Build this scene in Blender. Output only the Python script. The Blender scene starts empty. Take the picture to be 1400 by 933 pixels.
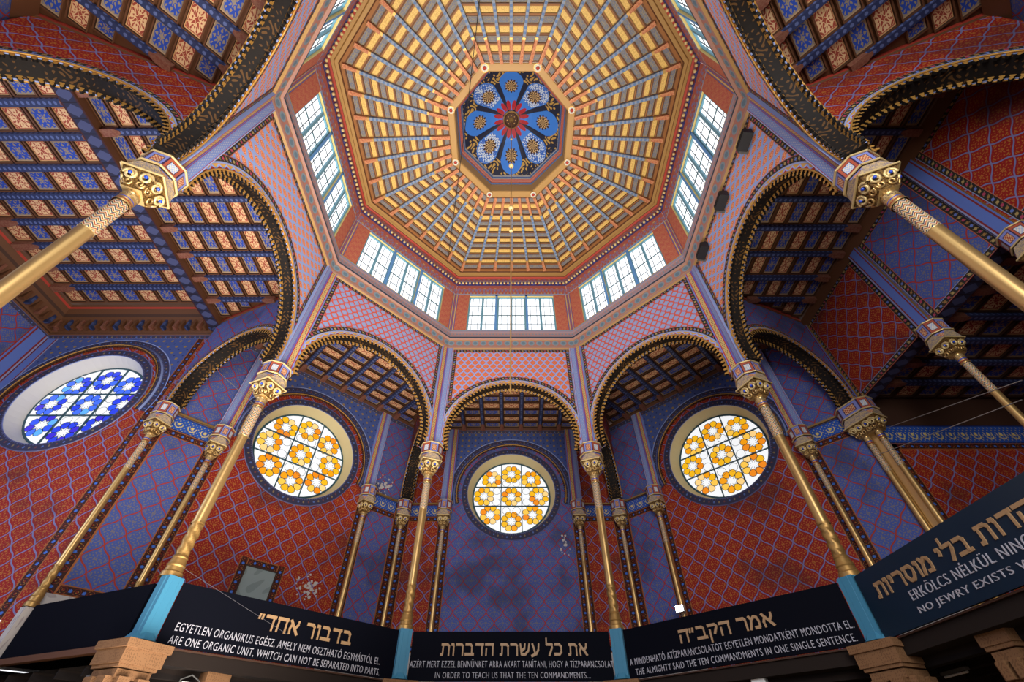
import bpy, math, random
from math import pi, sin, cos, tan, radians, sqrt, atan2, hypot, floor
from mathutils import Vector, Matrix
random.seed(7)
SC = bpy.context.scene
COL = SC.collection

# ------------------------------------------------------------------ camera
cam_d = bpy.data.cameras.new('camera')
cam_d.sensor_width = 36.0
cam_d.lens = 596.9 / 1400 * 36.0
cam_d.shift_y = 45.46 / 1400
cam_d.clip_start = 0.05
cam_d.clip_end = 200
cam = bpy.data.objects.new('camera', cam_d)
COL.objects.link(cam)
cam.location = (0.03, -6.858, 1.6)
cam.rotation_euler = (pi / 2 + 0.7586, 0, 0)
SC.camera = cam

# ------------------------------------------------------------------ view, world, lamps
SC.view_settings.view_transform = 'Standard'
SC.view_settings.look = 'None'
SC.view_settings.gamma = 1.0
SC.view_settings.use_curve_mapping = False
SC.view_settings.exposure = 0.25
SC.cycles.use_denoising = True
SC.cycles.max_bounces = 6
SC.cycles.diffuse_bounces = 4
SC.cycles.glossy_bounces = 3
SC.cycles.sample_clamp_indirect = 6.0
WORLD_STRENGTH = 1.15
GLASS_WHITE = 1.1        # clerestory panes, daylight through frosted glass
ROSE_WHITE = 0.74
w = bpy.data.worlds.new('world')
SC.world = w
w.use_nodes = True
bg = w.node_tree.nodes['Background']
bg.inputs[0].default_value = (0.92, 0.95, 1.0, 1)
bg.inputs[1].default_value = WORLD_STRENGTH

def area(name, loc, rot, size, power, color, size_y=None):
    l = bpy.data.lights.new(name, 'AREA')
    l.energy = power
    l.color = color
    l.size = size
    if size_y:
        l.shape = 'RECTANGLE'
        l.size_y = size_y
    o = bpy.data.objects.new(name, l)
    COL.objects.link(o)
    o.location = loc
    o.rotation_euler = rot
    return o

# unseen fill lamps added low in the hall, facing up; no real fixtures
hall_light = area('hall_fill_light', (-3.0, -0.5, 1.6), (pi, radians(-18), 0), 8.0, 1500, (1.0, 0.90, 0.80))
hall_light.data.spread = radians(125)
dome_light = area('dome_fill_light', (0, 0, 0.9), (pi, 0, 0), 5.0, 420, (1.0, 0.90, 0.76))  # added narrow upward beam that brightens the dome
dome_light.data.spread = radians(64)
area('rear_fill_light', (2.5, -12.5, 8.0), (radians(90), 0, radians(4)), 9.0, 1700, (1.0, 0.96, 0.92), 9.0)  # added frontal fill behind the camera, brightens the front walls
# cold daylight of unseen windows presumed on the left bay's outer side
area('left_bay_daylight', (-18.6, -2.5, 9.0), (0, radians(-90), 0), 5.0, 500, (0.55, 0.66, 1.0), 7.0)

# ------------------------------------------------------------------ shader helpers
def lin(h):
    h = h.lstrip('#')
    o = []
    for i in (0, 2, 4):
        c = int(h[i:i + 2], 16) / 255
        o.append(c / 12.92 if c <= 0.04045 else ((c + 0.055) / 1.055) ** 2.4)
    return tuple(o)

class X:
    nt = None
    def __init__(s, k): s.k = k
    def _m(s, op, *a):
        n = X.nt.nodes.new('ShaderNodeMath'); n.operation = op
        for i, q in enumerate((s,) + a):
            if isinstance(q, X): X.nt.links.new(q.k, n.inputs[i])
            else: n.inputs[i].default_value = q
        return X(n.outputs[0])
    def __add__(s, o): return s._m('ADD', o)
    __radd__ = __add__
    def __sub__(s, o): return s._m('SUBTRACT', o)
    def __rsub__(s, o): return (s * -1.0) + o
    def __mul__(s, o): return s._m('MULTIPLY', o)
    __rmul__ = __mul__
    def __truediv__(s, o): return s._m('DIVIDE', o)
    def fr(s): return s._m('FRACT')
    def fl(s): return s._m('FLOOR')
    def ab(s): return s._m('ABSOLUTE')
    def si(s): return s._m('SINE')
    def co(s): return s._m('COSINE')
    def sq(s): return s._m('SQRT')
    def mx(s, o): return s._m('MAXIMUM', o)
    def mn(s, o): return s._m('MINIMUM', o)
    def lt(s, o): return s._m('LESS_THAN', o)
    def gt(s, o): return s._m('GREATER_THAN', o)
    def at2(s, o): return s._m('ARCTAN2', o)
    def mod(s, o): return s._m('FLOORED_MODULO', o)
    def ss(s, a, b):
        n = X.nt.nodes.new('ShaderNodeMapRange'); n.interpolation_type = 'SMOOTHSTEP'
        X.nt.links.new(s.k, n.inputs[0]); n.inputs[1].default_value = a; n.inputs[2].default_value = b
        return X(n.outputs[0])

def mix(f, a, b):
    n = X.nt.nodes.new('ShaderNodeMix'); n.data_type = 'RGBA'
    X.nt.links.new(f.k, n.inputs[0])
    for i, q in ((6, a), (7, b)):
        if isinstance(q, tuple): n.inputs[i].default_value = (*q[:3], 1)
        else: X.nt.links.new(q, n.inputs[i])
    return n.outputs[2]

def noise(scale, detail=2.0, vec=None, obj=True):
    n = X.nt.nodes.new('ShaderNodeTexNoise'); n.inputs['Scale'].default_value = scale; n.inputs['Detail'].default_value = detail
    if vec is None:
        g = X.nt.nodes.new('ShaderNodeNewGeometry'); vec = g.outputs['Position']
    X.nt.links.new(vec, n.inputs['Vector'])
    return X(n.outputs[0])

def scal(c, k): return tuple(min(1.0, x * k) for x in c)

MATS = {}
def mat(name, fn=None, color=None, rough=0.6, metal=0.0, emit=None, strength=1.0, grime=0.0, spec=0.3):
    m = bpy.data.materials.new(name); m.use_nodes = True
    nt = m.node_tree; X.nt = nt
    b = nt.nodes['Principled BSDF']
    b.inputs['Roughness'].default_value = rough
    b.inputs['Metallic'].default_value = metal
    b.inputs['Specular IOR Level'].default_value = spec
    c = color
    if fn:
        uvn = nt.nodes.new('ShaderNodeUVMap')
        sp = nt.nodes.new('ShaderNodeSeparateXYZ'); nt.links.new(uvn.outputs[0], sp.inputs[0])
        c = fn(X(sp.outputs[0]), X(sp.outputs[1]))
    if grime:
        nz = noise(0.55, 4.0)
        f = nz.ss(0.50, 0.68) * grime
        base = c
        c = mix(f, base, (0.02, 0.015, 0.015))
    if isinstance(c, tuple): b.inputs['Base Color'].default_value = (*c[:3], 1)
    else: nt.links.new(c, b.inputs['Base Color'])
    if emit:
        b.inputs['Emission Color'].default_value = (*emit, 1)
        b.inputs['Emission Strength'].default_value = strength
    MATS[name] = m
    return m

GOLD = lin('b98a3e'); DGOLD = lin('7d5a24'); TAN = lin('c9a877'); BLUE = lin('2f4da8'); NAVY = lin('141c3e')
RED = lin('8e1d18'); LBLUE = lin('8ea2d8'); CREAM = lin('e6d9b8'); BLACK = lin('15131a')

def damask(bg_, line, leaf, cw, ch, lw=0.038, amp=0.04, k=1.0, leafk=1.0):
    def f(u, v):
        a = u / cw; b = v / ch
        p0 = a + b; q0 = a - b
        p = p0 + (q0 * (2 * pi)).si() * amp
        q = q0 + (p0 * (2 * pi)).si() * amp
        P = (p.fr() - 0.5).ab(); Q = (q.fr() - 0.5).ab()
        d = 0.5 - P.mx(Q)
        X1 = a.fr() - 0.5; 
        lf = (P * 21 + (Q * 17).si() * 2.0).si() * (Q * 21 + (P * 17).si() * 2.0).si()
        m = lf.gt(0.30) * d.gt(0.10)
        c = mix(m * leafk, bg_, leaf)
        return mix(d.lt(lw), c, line)
    return f

def scale_pat(cell, line, spot, cw, ch, lw=0.11):
    """small pointed-oval diaper of the spandrels"""
    def f(u, v):
        a = u / cw; b = v / ch
        p0 = a + b; q0 = a - b
        p = p0 + (q0 * (2 * pi)).si() * 0.05
        q = q0 + (p0 * (2 * pi)).si() * 0.05
        P = (p.fr() - 0.5).ab(); Q = (q.fr() - 0.5).ab()
        d = 0.5 - P.mx(Q)
        lf = (P * P + Q * Q).sq()
        c = mix((lf * 40).si().gt(0.35) * d.gt(0.17), cell, spot)
        return mix(d.lt(lw), c, line)
    return f

def band(stripes, bgc, dots=()):
    """stripes: (v0, v1, colour); dots: (v, pitch, radius_u, radius_v, colours)"""
    def f(u, v):
        c = bgc
        for v0, v1, col in stripes:
            c = mix(v.gt(v0) * v.lt(v1), c, col)
        for vv, pitch, ru, rv, cols in dots:
            uu = u / pitch
            du = (uu.fr() - 0.5) * (pitch / ru); dv = (v - vv) / rv
            m = (du * du + dv * dv).lt(1.0)
            k = uu.fl().mod(float(len(cols)))
            cc = cols[0]
            for i in range(1, len(cols)):
                cc = mix(k.gt(i - 0.5), cc, cols[i])
            c = mix(m, c, cc)
        return c
    return f

def zigzag(base, line, edge):
    def f(u, v):
        t = ((u / 0.30).fr() - 0.5).ab() * 1.2 + 0.2
        c = mix((v - t).gt(0.0), base, edge)
        return mix((v - t).ab().lt(0.16), c, line)
    return f

def arabesque(bgc, ink, border, k=1.0):
    def f(u, v):
        P = (u - 0.5).ab(); Q = (v - 0.5).ab()
        s = (P * (19 * k) + (Q * 15).si() * 2.4).si() * (Q * (19 * k) + (P * 15).si() * 2.4).si()
        m = s.gt(0.12)
        d = 0.5 - P.mx(Q)
        c = mix(m * d.gt(0.075), bgc, ink)
        c = mix(d.lt(0.075) * d.gt(0.045), c, ink)
        return mix(d.lt(0.045), c, border)
    return f

def star_band(u, v):
    pitch = 0.30
    uu = u / pitch
    du = (uu.fr() - 0.5) * pitch; dv = (v - 0.5) * 0.24
    r = (du * du + dv * dv).sq(); th = du.at2(dv)
    star = (r - (th * 8.0).co() * 0.007).lt(0.040)
    u2 = (uu + 0.5).fr() - 0.5
    d2 = (u2 * u2 * (pitch * pitch) + dv * dv).sq()
    fl_ = (d2 * 90).si().gt(0.1) * d2.lt(0.085)
    c = mix(fl_, lin('35160f'), lin('6e1c16'))
    nzm = ((u * 70).si() * (v * 20).si()).gt(0.45)
    c = mix(nzm * fl_, c, lin('93702a'))
    c = mix(star, c, lin('3f6cc4'))
    e = (v - 0.5).ab()
    c = mix(e.gt(0.33), c, lin('2a1210'))
    return mix(e.gt(0.38), c, lin('96562c'))

def frieze(u, v):
    uu = u / 0.42
    du = (uu.fr() - 0.5) * 0.42; dv = (v - 0.5) * 0.5
    r = (du * du + dv * dv).sq()
    c = mix(r.lt(0.05), lin('2450a8'), lin('d8c07c'))
    ring = (r - 0.125).ab().lt(0.016) * dv.lt(0.03)
    c = mix(ring, c, lin('c7b483'))
    s = ((u * 46).si() * (v * 24).si()).gt(0.62)
    c = mix(s, c, lin('a8a070'))
    return mix((v - 0.5).ab().gt(0.44), c, lin('1a2a60'))

def tan_band(u, v):
    c = band([(0.0, 0.10, lin('6f86cf')), (0.10, 0.16, lin('a91c24')), (0.16, 0.24, lin('b4544a')), (0.74, 0.84, lin('a91c24')), (0.84, 1.0, lin('5b5aa0'))], lin('c2a468'))(u, v)
    s = ((u * 42).si() * ((v - 0.5) * 26).co()).gt(0.35) * (v - 0.5).ab().lt(0.2)
    return mix(s, c, lin('6b5a48'))

def blue_band(u, v):
    c = band([(0.0, 0.10, lin('98a7cf')), (0.10, 0.15, lin('9d1524')), (0.89, 0.94, lin('9d1524')), (0.93, 1.0, lin('6a68a8'))], lin('7387bb'))(u, v)
    s = ((u * 38).si() * ((v - 0.5) * 30).co()).gt(0.4) * (v - 0.52).ab().lt(0.24)
    return mix(s, c, lin('a3a6b2'))

def chevron(u, v):
    z = v / 0.105 + ((u * 8.0).fr() - 0.5).ab() * 1.3
    k = z.fr()
    c = mix(k.gt(0.30), lin('d9c48c'), lin('a8401f'))
    c = mix(k.gt(0.52), c, lin('eadfc0'))
    return mix(k.gt(0.74), c, lin('2c3250'))

def petal_paint(u, v):
    """painted lantern vault; u, v are plan metres"""
    r = (u * u + v * v).sq() / 2.42
    th = u.at2(v) / (pi / 4)
    k = (th + 0.5).fl()
    tl = (th - k) * (pi / 4)
    half = (((r - 0.16).mx(0.0) * 0.9).sq() * 0.36)
    px = r * tl.si() ; py = r * tl.co()
    # petal outline: widening then rounded at the rim
    qq = (py - 0.68).mx(0.0) / 0.225
    wmax = (py * 0.345).mn((1.0 - qq * qq).mx(0.0).sq() * 0.235)
    inside = px.ab().lt(wmax - 0.012)
    odd = k.mod(2.0).gt(0.5)
    base = mix(inside, lin('171a2c'), lin('2f66b4'))
    fld = ((u * 30 + (v * 23).si() * 2.0).si() * (v * 30 + (u * 23).si() * 2.0).si()).gt(0.05)
    pale = mix(fld, lin('2b55a0'), lin('aab4bd'))
    base = mix(inside * odd * py.gt(0.42) * px.ab().lt(wmax - 0.03), base, pale)
    # gold rosette
    ry = py - 0.62
    rr = (px * px + ry * ry).sq(); ra = px.at2(ry)
    ros = rr.lt((ra * 12.0).co() * 0.018 + 0.118)
    rosc = mix(((rr * 70).si() * (ra * 12.0).co()).gt(0.0), lin('a88a5c'), lin('2a1a1c'))
    base = mix(ros * inside, base, rosc)
    # red inner petals
    iw = (th * 2.0).fr() - 0.5
    red = r.lt(0.35 - iw * iw * 0.6) * r.gt(0.17) * iw.ab().lt(0.40)
    base = mix(red, base, lin('8a1420'))
    out = inside.lt(0.5) * r.gt(0.72)
    s = ((u * 17 + (v * 13).si() * 2.4).si() * (v * 17 + (u * 13).si() * 2.4).si()).gt(0.25)
    return mix(out * s, base, lin('9a7a3c'))

def stipple(bgc, ink, k=60.0, th=0.35):
    def f(u, v):
        s = ((u * k + (v * k * 0.8).si() * 2).si() * (v * k + (u * k * 0.8).si() * 2).si()).gt(th)
        return mix(s, bgc, ink)
    return f

def starfield(u, v):
    def dots(p, r, ox):
        a = ((u + ox) / p).fr() - 0.5; b = ((v + ox) / p).fr() - 0.5
        return (a * a + b * b).lt((r / p) ** 2)
    c = mix(dots(0.34, 0.055, 0.0), lin('44548c'), lin('8e7446'))
    return mix(dots(0.34, 0.035, 0.17), c, lin('27336a'))

def medallions(u, v):
    du = ((u / 0.38).fr() - 0.5) * 2.5; dv = (v - 0.5) * 2.8
    m = (du * du + dv * dv).lt(1.0)
    c = mix(m, lin('9c6a5e'), lin('74828a'))
    c = mix(m * (du * du + dv * dv).lt(0.35), c, lin('5a6f7c'))
    return mix((v - 0.5).ab().gt(0.44), c, lin('a88f5c'))

def beam_pat(u, v):
    du = (u / 0.16).fr() - 0.5; dv = v - 0.5
    s = (du * du * 4.0 + dv * dv * 4.0).lt(0.28)
    c = mix(s, lin('262f52'), lin('525f8c'))
    return c

def rib_pat(u, v):
    du = (u / 0.17).fr() - 0.5
    c = mix(du.ab().lt(0.25), lin('7b8596'), lin('4f6a92'))
    return mix((v - 0.5).ab().gt(0.40), c, lin('7a7568'))

def diamond_beam(u, v):
    uu = u / 0.40
    d = ((uu.fr() - 0.5).ab() + (v - 0.5).ab() * 0.8)
    c = mix(d.lt(0.42), lin('22243c'), lin('41476a'))
    c = mix((uu.fr() - 0.5).ab().gt(0.46), c, lin('1a1420'))
    return mix((v - 0.5).ab().gt(0.40), c, lin('3a1a1a'))

# wall papers
mat('damask_red', damask(lin('8e1a14'), lin('77749f'), lin('a85f28'), 0.64, 0.76), rough=0.75, grime=0.5)
mat('damask_blue', damask(lin('45589c'), lin('9c382c'), lin('716c76'), 0.66, 0.78), rough=0.75, grime=0.5)
mat('spandrel_red', scale_pat(lin('c8583c'), lin('8fa0d2'), lin('e0905a'), 0.33, 0.50, 0.12), rough=0.8)
mat('spandrel_blue', scale_pat(lin('8193c6'), lin('c65a44'), lin('a2a9bd'), 0.29, 0.43, 0.12), rough=0.8)
mat('spandrel_side', scale_pat(lin('cc6844'), lin('8fa4d6'), lin('f0b080'), 0.44, 0.42, 0.16), rough=0.8)
FLOWERS = (lin('a8405a'), lin('a89058'), lin('5f74b8'), lin('96703e'))
mat('floral_border', band([(0, 0.09, lin('8a93b8')), (0.09, 0.14, lin('3a2a20')), (0.86, 0.91, lin('3a2a20')), (0.91, 1, lin('b0604a'))], lin('2a2522'), [(0.5, 0.15, 0.042, 0.19, FLOWERS), (0.27, 0.075, 0.018, 0.07, (lin('8a744c'), lin('2a2522'))), (0.73, 0.075, 0.018, 0.07, (lin('2a2522'), lin('8a744c')))]), rough=0.7)
mat('dark_border', band([(0, 0.08, lin('5a5c88')), (0.92, 1, lin('5a5c88'))], lin('34324a'), [(0.5, 0.20, 0.034, 0.14, (lin('5068a4'), lin('7e6c50'), lin('6a3f42'))), (0.15, 0.10, 0.02, 0.08, (lin('50587e'),))]), rough=0.7)
mat('zigzag_edge', zigzag(lin('b0402c'), lin('8fa6e0'), lin('c89a50')), rough=0.7)
mat('line_blue', color=lin('8fa0d0'), rough=0.7)
mat('star_border', star_band, rough=0.75)
mat('blue_frieze', frieze, rough=0.7)
mat('pilaster_tan', tan_band, rough=0.7)
mat('pilaster_blue', blue_band, rough=0.7)
mat('pilaster_dull', band([(0, 0.1, lin('8a8fb4')), (0.1, 0.2, lin('7d2a2a')), (0.8, 0.9, lin('7d2a2a'))], lin('5d74bb')), rough=0.8)
mat('star_field', starfield, rough=0.75)
mat('coffer_tan', arabesque(lin('d8b487'), lin('9a4434'), lin('c79a6a')), rough=0.7)
mat('coffer_blue', arabesque(lin('2745a0'), lin('8a7d6c'), lin('a8896a'), 0.8), rough=0.7)
mat('dome_tan', arabesque(lin('dcb868'), lin('c09a50'), lin('a0763a'), 1.4), rough=0.55)
mat('dome_blue', arabesque(lin('66697a'), lin('8a7f66'), lin('8a5a2c'), 0.9), rough=0.6)
mat('wood_brown', color=lin('5e3b24'), rough=0.6)
mat('wood_orange', color=lin('8c5c30'), rough=0.6)
mat('wood_gold', color=lin('a07c48'), rough=0.5)
mat('wood_red', color=lin('a1372a'), rough=0.6)
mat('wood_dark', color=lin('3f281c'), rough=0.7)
mat('beam_blue', beam_pat, rough=0.6)
mat('beam_end', stipple(lin('7c5240'), lin('6a3428'), 30.0), rough=0.6)
mat('rib_blue', rib_pat, rough=0.6)
mat('rib_red', stipple(lin('b47a52'), lin('98462c'), 26.0, 0.3), rough=0.6)
mat('diamond_beam', diamond_beam, rough=0.7)
mat('gold', color=lin('c8a468'), rough=0.32, metal=0.75, spec=0.5)
mat('gold_aged', color=lin('a8844c'), rough=0.42, metal=0.6)
mat('gold_bright', color=lin('e2c88c'), rough=0.35, metal=0.35)
mat('gold_fret', color=lin('b88a44'), rough=0.45, metal=0.3)
mat('fret_dark', stipple(lin('110b07'), lin('54391a'), 24.0, 0.55), rough=0.7)
mat('chevron', chevron, rough=0.5, metal=0.3)
mat('basket', stipple(lin('4a3018'), lin('8a6a34'), 62.0, 0.1), rough=0.55, metal=0.3)
mat('capital_gold', stipple(lin('cdb078'), lin('7a6a5a'), 55.0, 0.3), rough=0.45, metal=0.4)
mat('jewel_blue', color=lin('2048c0'), rough=0.15, spec=0.6)
mat('lunette', stipple(lin('c2a878'), lin('5a5c80'), 60.0, 0.2), rough=0.55)
def impost(frame, edge, field, ink):
    def f(u, v):
        d = 0.5 - (u - 0.5).ab().mx((v - 0.5).ab())
        s = ((u * 34).si() * (v * 34).si()).gt(0.0)
        c = mix(s, field, ink)
        c = mix(d.lt(0.24), c, edge)
        c = mix(d.lt(0.20), c, frame)
        return mix(d.lt(0.05), c, edge)
    return f
mat('impost_a', impost(lin('7f86c4'), lin('3a2c4c'), lin('a8402c'), lin('d8b488')), rough=0.6)
mat('impost_b', impost(lin('a8523a'), lin('3a2440'), lin('9fb0dc'), lin('e0d8b8')), rough=0.6)
mat('ring_dull', color=lin('9a7468'), rough=0.7)
mat('medallions', medallions, rough=0.7)
mat('ledge_dark', color=lin('33404e'), rough=0.5)
mat('ring_stripes', band([(0, 0.12, lin('2f4a78')), (0.18, 0.24, lin('9aa8bc')), (0.62, 0.68, lin('9aa8bc')), (0.80, 0.9, lin('6f94c0')), (0.9, 1, lin('b89a60'))], lin('b58a84'), [(0.43, 0.16, 0.05, 0.08, (lin('7d90a0'),))]), rough=0.6)
mat('clerestory_red', stipple(lin('b4584c'), lin('c08058'), 75.0, 0.2), rough=0.8)
mat('corner_stripe', band([(0.15, 0.3, lin('3f66a8')), (0.4, 0.65, lin('c8b070')), (0.75, 0.9, lin('3f66a8'))], lin('a8503c')), rough=0.7)
mat('upper_band', band([(0, 0.08, lin('8fa0b8')), (0.30, 0.34, lin('7a7a98')), (0.52, 0.56, lin('7a7a98'))], lin('a85848'), [(0.17, 0.18, 0.05, 0.06, (lin('7a86a8'), lin('b09a70'))), (0.44, 0.2, 0.06, 0.05, (lin('6a7aa8'),)), (0.66, 0.28, 0.07, 0.05, (lin('6a7ab8'), lin('b8a070')))]), rough=0.75)
mat('bead_back', band([], lin('3a3c74'), [(0.5, 0.22, 0.07, 0.3, (lin('7a2a2a'), lin('5a5aa0')))]), rough=0.7)
mat('window_teal', color=lin('6a9cb0'), rough=0.5)
mat('window_dark', color=lin('33545e'), rough=0.5)
mat('window_yellow', color=lin('d8c27c'), rough=0.6)
mat('window_blue', color=lin('5f94cc'), rough=0.6)
mat('pane_daylight', color=(0.25, 0.27, 0.3), emit=(0.93, 0.97, 1.0), strength=GLASS_WHITE, rough=0.3)
mat('lead', color=lin('3a4650'), rough=0.5)
mat('rose_white', color=(0.25, 0.25, 0.25), emit=(0.96, 0.98, 1.0), strength=ROSE_WHITE, rough=0.3)
AMBER = [lin('f5b81c'), lin('f7a012'), lin('ffc94e'), lin('f08a1a'), lin('ffd58a')]
for i, c in enumerate(AMBER):
    mat('rose_amber_%d' % i, color=scal(c, .4), emit=c, strength=0.72, rough=0.3)
COBALT = [lin('2a3fd0'), lin('3f66e8'), lin('3a2cc0'), lin('58a0f0'), lin('2f4fe0')]
for i, c in enumerate(COBALT):
    mat('rose_cobalt_%d' % i, color=scal(c, .4), emit=c, strength=0.95, rough=0.3)
mat('reveal_cream', color=lin('cfc294'), rough=0.7)
mat('reveal_white', color=lin('d8d6d0'), rough=0.7)
mat('lantern_paint', petal_paint, rough=0.6)
mat('lantern_white', color=lin('c8c2b4'), rough=0.6)
mat('lantern_blue', color=lin('2c4066'), rough=0.6)
mat('lantern_red', color=lin('8a4438'), rough=0.6)
mat('sign_black', color=lin('080a13'), rough=0.75, spec=0.05)
mat('sign_navy', color=lin('0d2436'), rough=0.28, spec=0.4)
mat('sign_white', color=lin('a6a6b0'), rough=0.5)
mat('sign_gold', color=lin('a2825e'), rough=0.45)
mat('pedestal_blue', color=lin('3a7a98'), rough=0.55)
mat('stone', stipple(lin('7c5a3c'), lin('6a4b30'), 64.0, 0.4), rough=0.85)
mat('plaster_bare', stipple(lin('bdb6b0'), lin('a49a98'), 9.0, 0.5), rough=0.9)
mat('black_plastic', color=lin('1c1c20'), rough=0.5)
mat('grille_black', color=lin('121214'), rough=0.8)
mat('grille_grey', color=lin('5a5a58'), rough=0.6)
mat('housing_white', color=lin('d8d8d4'), rough=0.5)
mat('lamp_face', color=(1, 1, 1), emit=(0.92, 0.98, 1.0), strength=30.0)
mat('cable_grey', color=lin('9a948c'), rough=0.5)
mat('cable_dim', color=lin('5a5a60'), rough=0.6)
mat('cable_black', color=lin('141414'), rough=0.5)
mat('floor_wood', color=lin('9a7a58'), rough=0.6)
mat('grey_board', stipple(lin('8a9694'), lin('7a8684'), 6.0, 0.3), rough=0.6)
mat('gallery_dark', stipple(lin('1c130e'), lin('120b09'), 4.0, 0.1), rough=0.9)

# ------------------------------------------------------------------ mesh helpers
class MB:
    def __init__(s): s.v = []; s.f = []; s.mi = []; s.uv = []; s.sm = []; s.mats = []
    def _mi(s, m):
        if m not in s.mats: s.mats.append(m)
        return s.mats.index(m)
    def face(s, pts, m, uv=None, smooth=False):
        b = len(s.v); s.v.extend([tuple(p) for p in pts])
        s.f.append(tuple(range(b, b + len(pts)))); s.mi.append(s._mi(m)); s.sm.append(smooth)
        s.uv.append(uv or [(0.0, 0.0)] * len(pts))
    def grid(s, rows, m, uvs=None, smooth=True, closed=False):
        """rows: list of equal-length rings of points; m: material or list per row gap"""
        b = len(s.v); n = len(rows[0])
        for r in rows: s.v.extend([tuple(p) for p in r])
        for i in range(len(rows) - 1):
            mm = m[i] if isinstance(m, list) else m
            for j in range(n if closed else n - 1):
                k = (j + 1) % n
                s.f.append((b + i * n + j, b + i * n + k, b + (i + 1) * n + k, b + (i + 1) * n + j))
                s.mi.append(s._mi(mm)); s.sm.append(smooth)
                if uvs: s.uv.append([uvs(i, j), uvs(i, j + 1), uvs(i + 1, j + 1), uvs(i + 1, j)])
                else: s.uv.append([(0, 0)] * 4)
    def strip(s, A, B, m, v0=0.0, v1=1.0, u0=0.0, smooth=False):
        u = u0
        for i in range(len(A) - 1):
            du = ((Vector(A[i + 1]) - Vector(A[i])).length + (Vector(B[i + 1]) - Vector(B[i])).length) / 2
            s.face([A[i], A[i + 1], B[i + 1], B[i]], m, [(u, v0), (u + du, v0), (u + du, v1), (u, v1)], smooth)
            u += du
    def box(s, c, d, m, ax=None, uvm=False):
        ex, ey, ez = ax or (Vector((1, 0, 0)), Vector((0, 1, 0)), Vector((0, 0, 1)))
        c = Vector(c)
        P = lambda i, j, k: c + ex * (d[0] / 2 * i) + ey * (d[1] / 2 * j) + ez * (d[2] / 2 * k)
        for q in (((-1, -1, -1), (-1, 1, -1), (1, 1, -1), (1, -1, -1)), ((-1, -1, 1), (1, -1, 1), (1, 1, 1), (-1, 1, 1)),
                  ((-1, -1, -1), (1, -1, -1), (1, -1, 1), (-1, -1, 1)), ((1, -1, -1), (1, 1, -1), (1, 1, 1), (1, -1, 1)),
                  ((1, 1, -1), (-1, 1, -1), (-1, 1, 1), (1, 1, 1)), ((-1, 1, -1), (-1, -1, -1), (-1, -1, 1), (-1, 1, 1))):
            pts = [P(*t) for t in q]
            w_ = (pts[1] - pts[0]).length; h_ = (pts[2] - pts[1]).length
            s.face(pts, m, [(0, 0), (w_, 0), (w_, h_), (0, h_)] if uvm else [(0, 0), (1, 0), (1, 1), (0, 1)])
    def lathe(s, prof, seg, c=(0, 0), rot=0.0, mod=None, smooth=True, sx=1.0, sy=1.0):
        """prof: (r, z, material of the gap above)"""
        rows = []
        for r, z, _ in prof:
            ring = []
            for j in range(seg):
                a = rot + 2 * pi * j / seg
                rr = r + (mod(a, z, r) if mod else 0)
                ring.append((c[0] + rr * cos(a) * sx, c[1] + rr * sin(a) * sy, z))
            rows.append(ring)
        zs = [p[1] for p in prof]
        for i in range(len(rows) - 1):
            b = len(s.v); s.v.extend(rows[i]); s.v.extend(rows[i + 1])
            for j in range(seg):
                k = (j + 1) % seg
                s.f.append((b + j, b + k, b + seg + k, b + seg + j)); s.mi.append(s._mi(prof[i][2])); s.sm.append(smooth)
                s.uv.append([(j / seg, zs[i]), ((j + 1) / seg, zs[i]), ((j + 1) / seg, zs[i + 1]), (j / seg, zs[i + 1])])
    def ball(s, c, r, m, seg=8, rings=5, sc=(1, 1, 1)):
        rows = []
        for i in range(rings + 1):
            a = -pi / 2 + pi * i / rings
            rows.append([(c[0] + r * cos(a) * cos(2 * pi * j / seg) * sc[0], c[1] + r * cos(a) * sin(2 * pi * j / seg) * sc[1], c[2] + r * sin(a) * sc[2]) for j in range(seg)])
        s.grid(rows, m, closed=True)
    def tube(s, path, r, m, seg=6, closed=False):
        rows = []; n = len(path); P = [Vector(p) for p in path]
        for i in range(n):
            t = (P[min(i + 1, n - 1)] - P[max(i - 1, 0)]).normalized()
            a = t.orthogonal().normalized() if i == 0 else (a - t * a.dot(t)).normalized()
            bb = t.cross(a)
            rr = r[i] if isinstance(r, list) else r
            rows.append([P[i] + (a * cos(2 * pi * j / seg) + bb * sin(2 * pi * j / seg)) * rr for j in range(seg)])
        s.grid(rows, m, closed=True)
    def build(s, name, parent=None, loc=None):
        me = bpy.data.meshes.new(name)
        me.from_pydata(s.v, [], s.f)
        for m in s.mats: me.materials.append(MATS[m])
        me.polygons.foreach_set('material_index', s.mi)
        me.polygons.foreach_set('use_smooth', s.sm)
        uvl = me.uv_layers.new(name='UVMap')
        flat = []
        for q in s.uv:
            for p in q: flat.extend((float(p[0]), float(p[1])))
        uvl.data.foreach_set('uv', flat)
        me.update()
        o = bpy.data.objects.new(name, me); COL.objects.link(o)
        if parent: o.parent = parent
        if loc: o.location = loc
        return o

def tag(o, label=None, cat=None, group=None, kind=None):
    if label: o['label'] = label
    if cat: o['category'] = cat
    if group: o['group'] = group
    if kind: o['kind'] = kind
    return o

def empty(name, loc=(0, 0, 0), rz=0.0, kind=None):
    o = bpy.data.objects.new(name, None); COL.objects.link(o)
    o.empty_display_size = 0.2
    o.location = loc; o.rotation_euler = (0, 0, rz)
    if kind: o['kind'] = kind
    return o

def copy_tree(o, parent=None):
    c = o.copy(); COL.objects.link(c)
    if parent: c.parent = parent
    for ch in list(o.children): copy_tree(ch, c)
    return c

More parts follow.
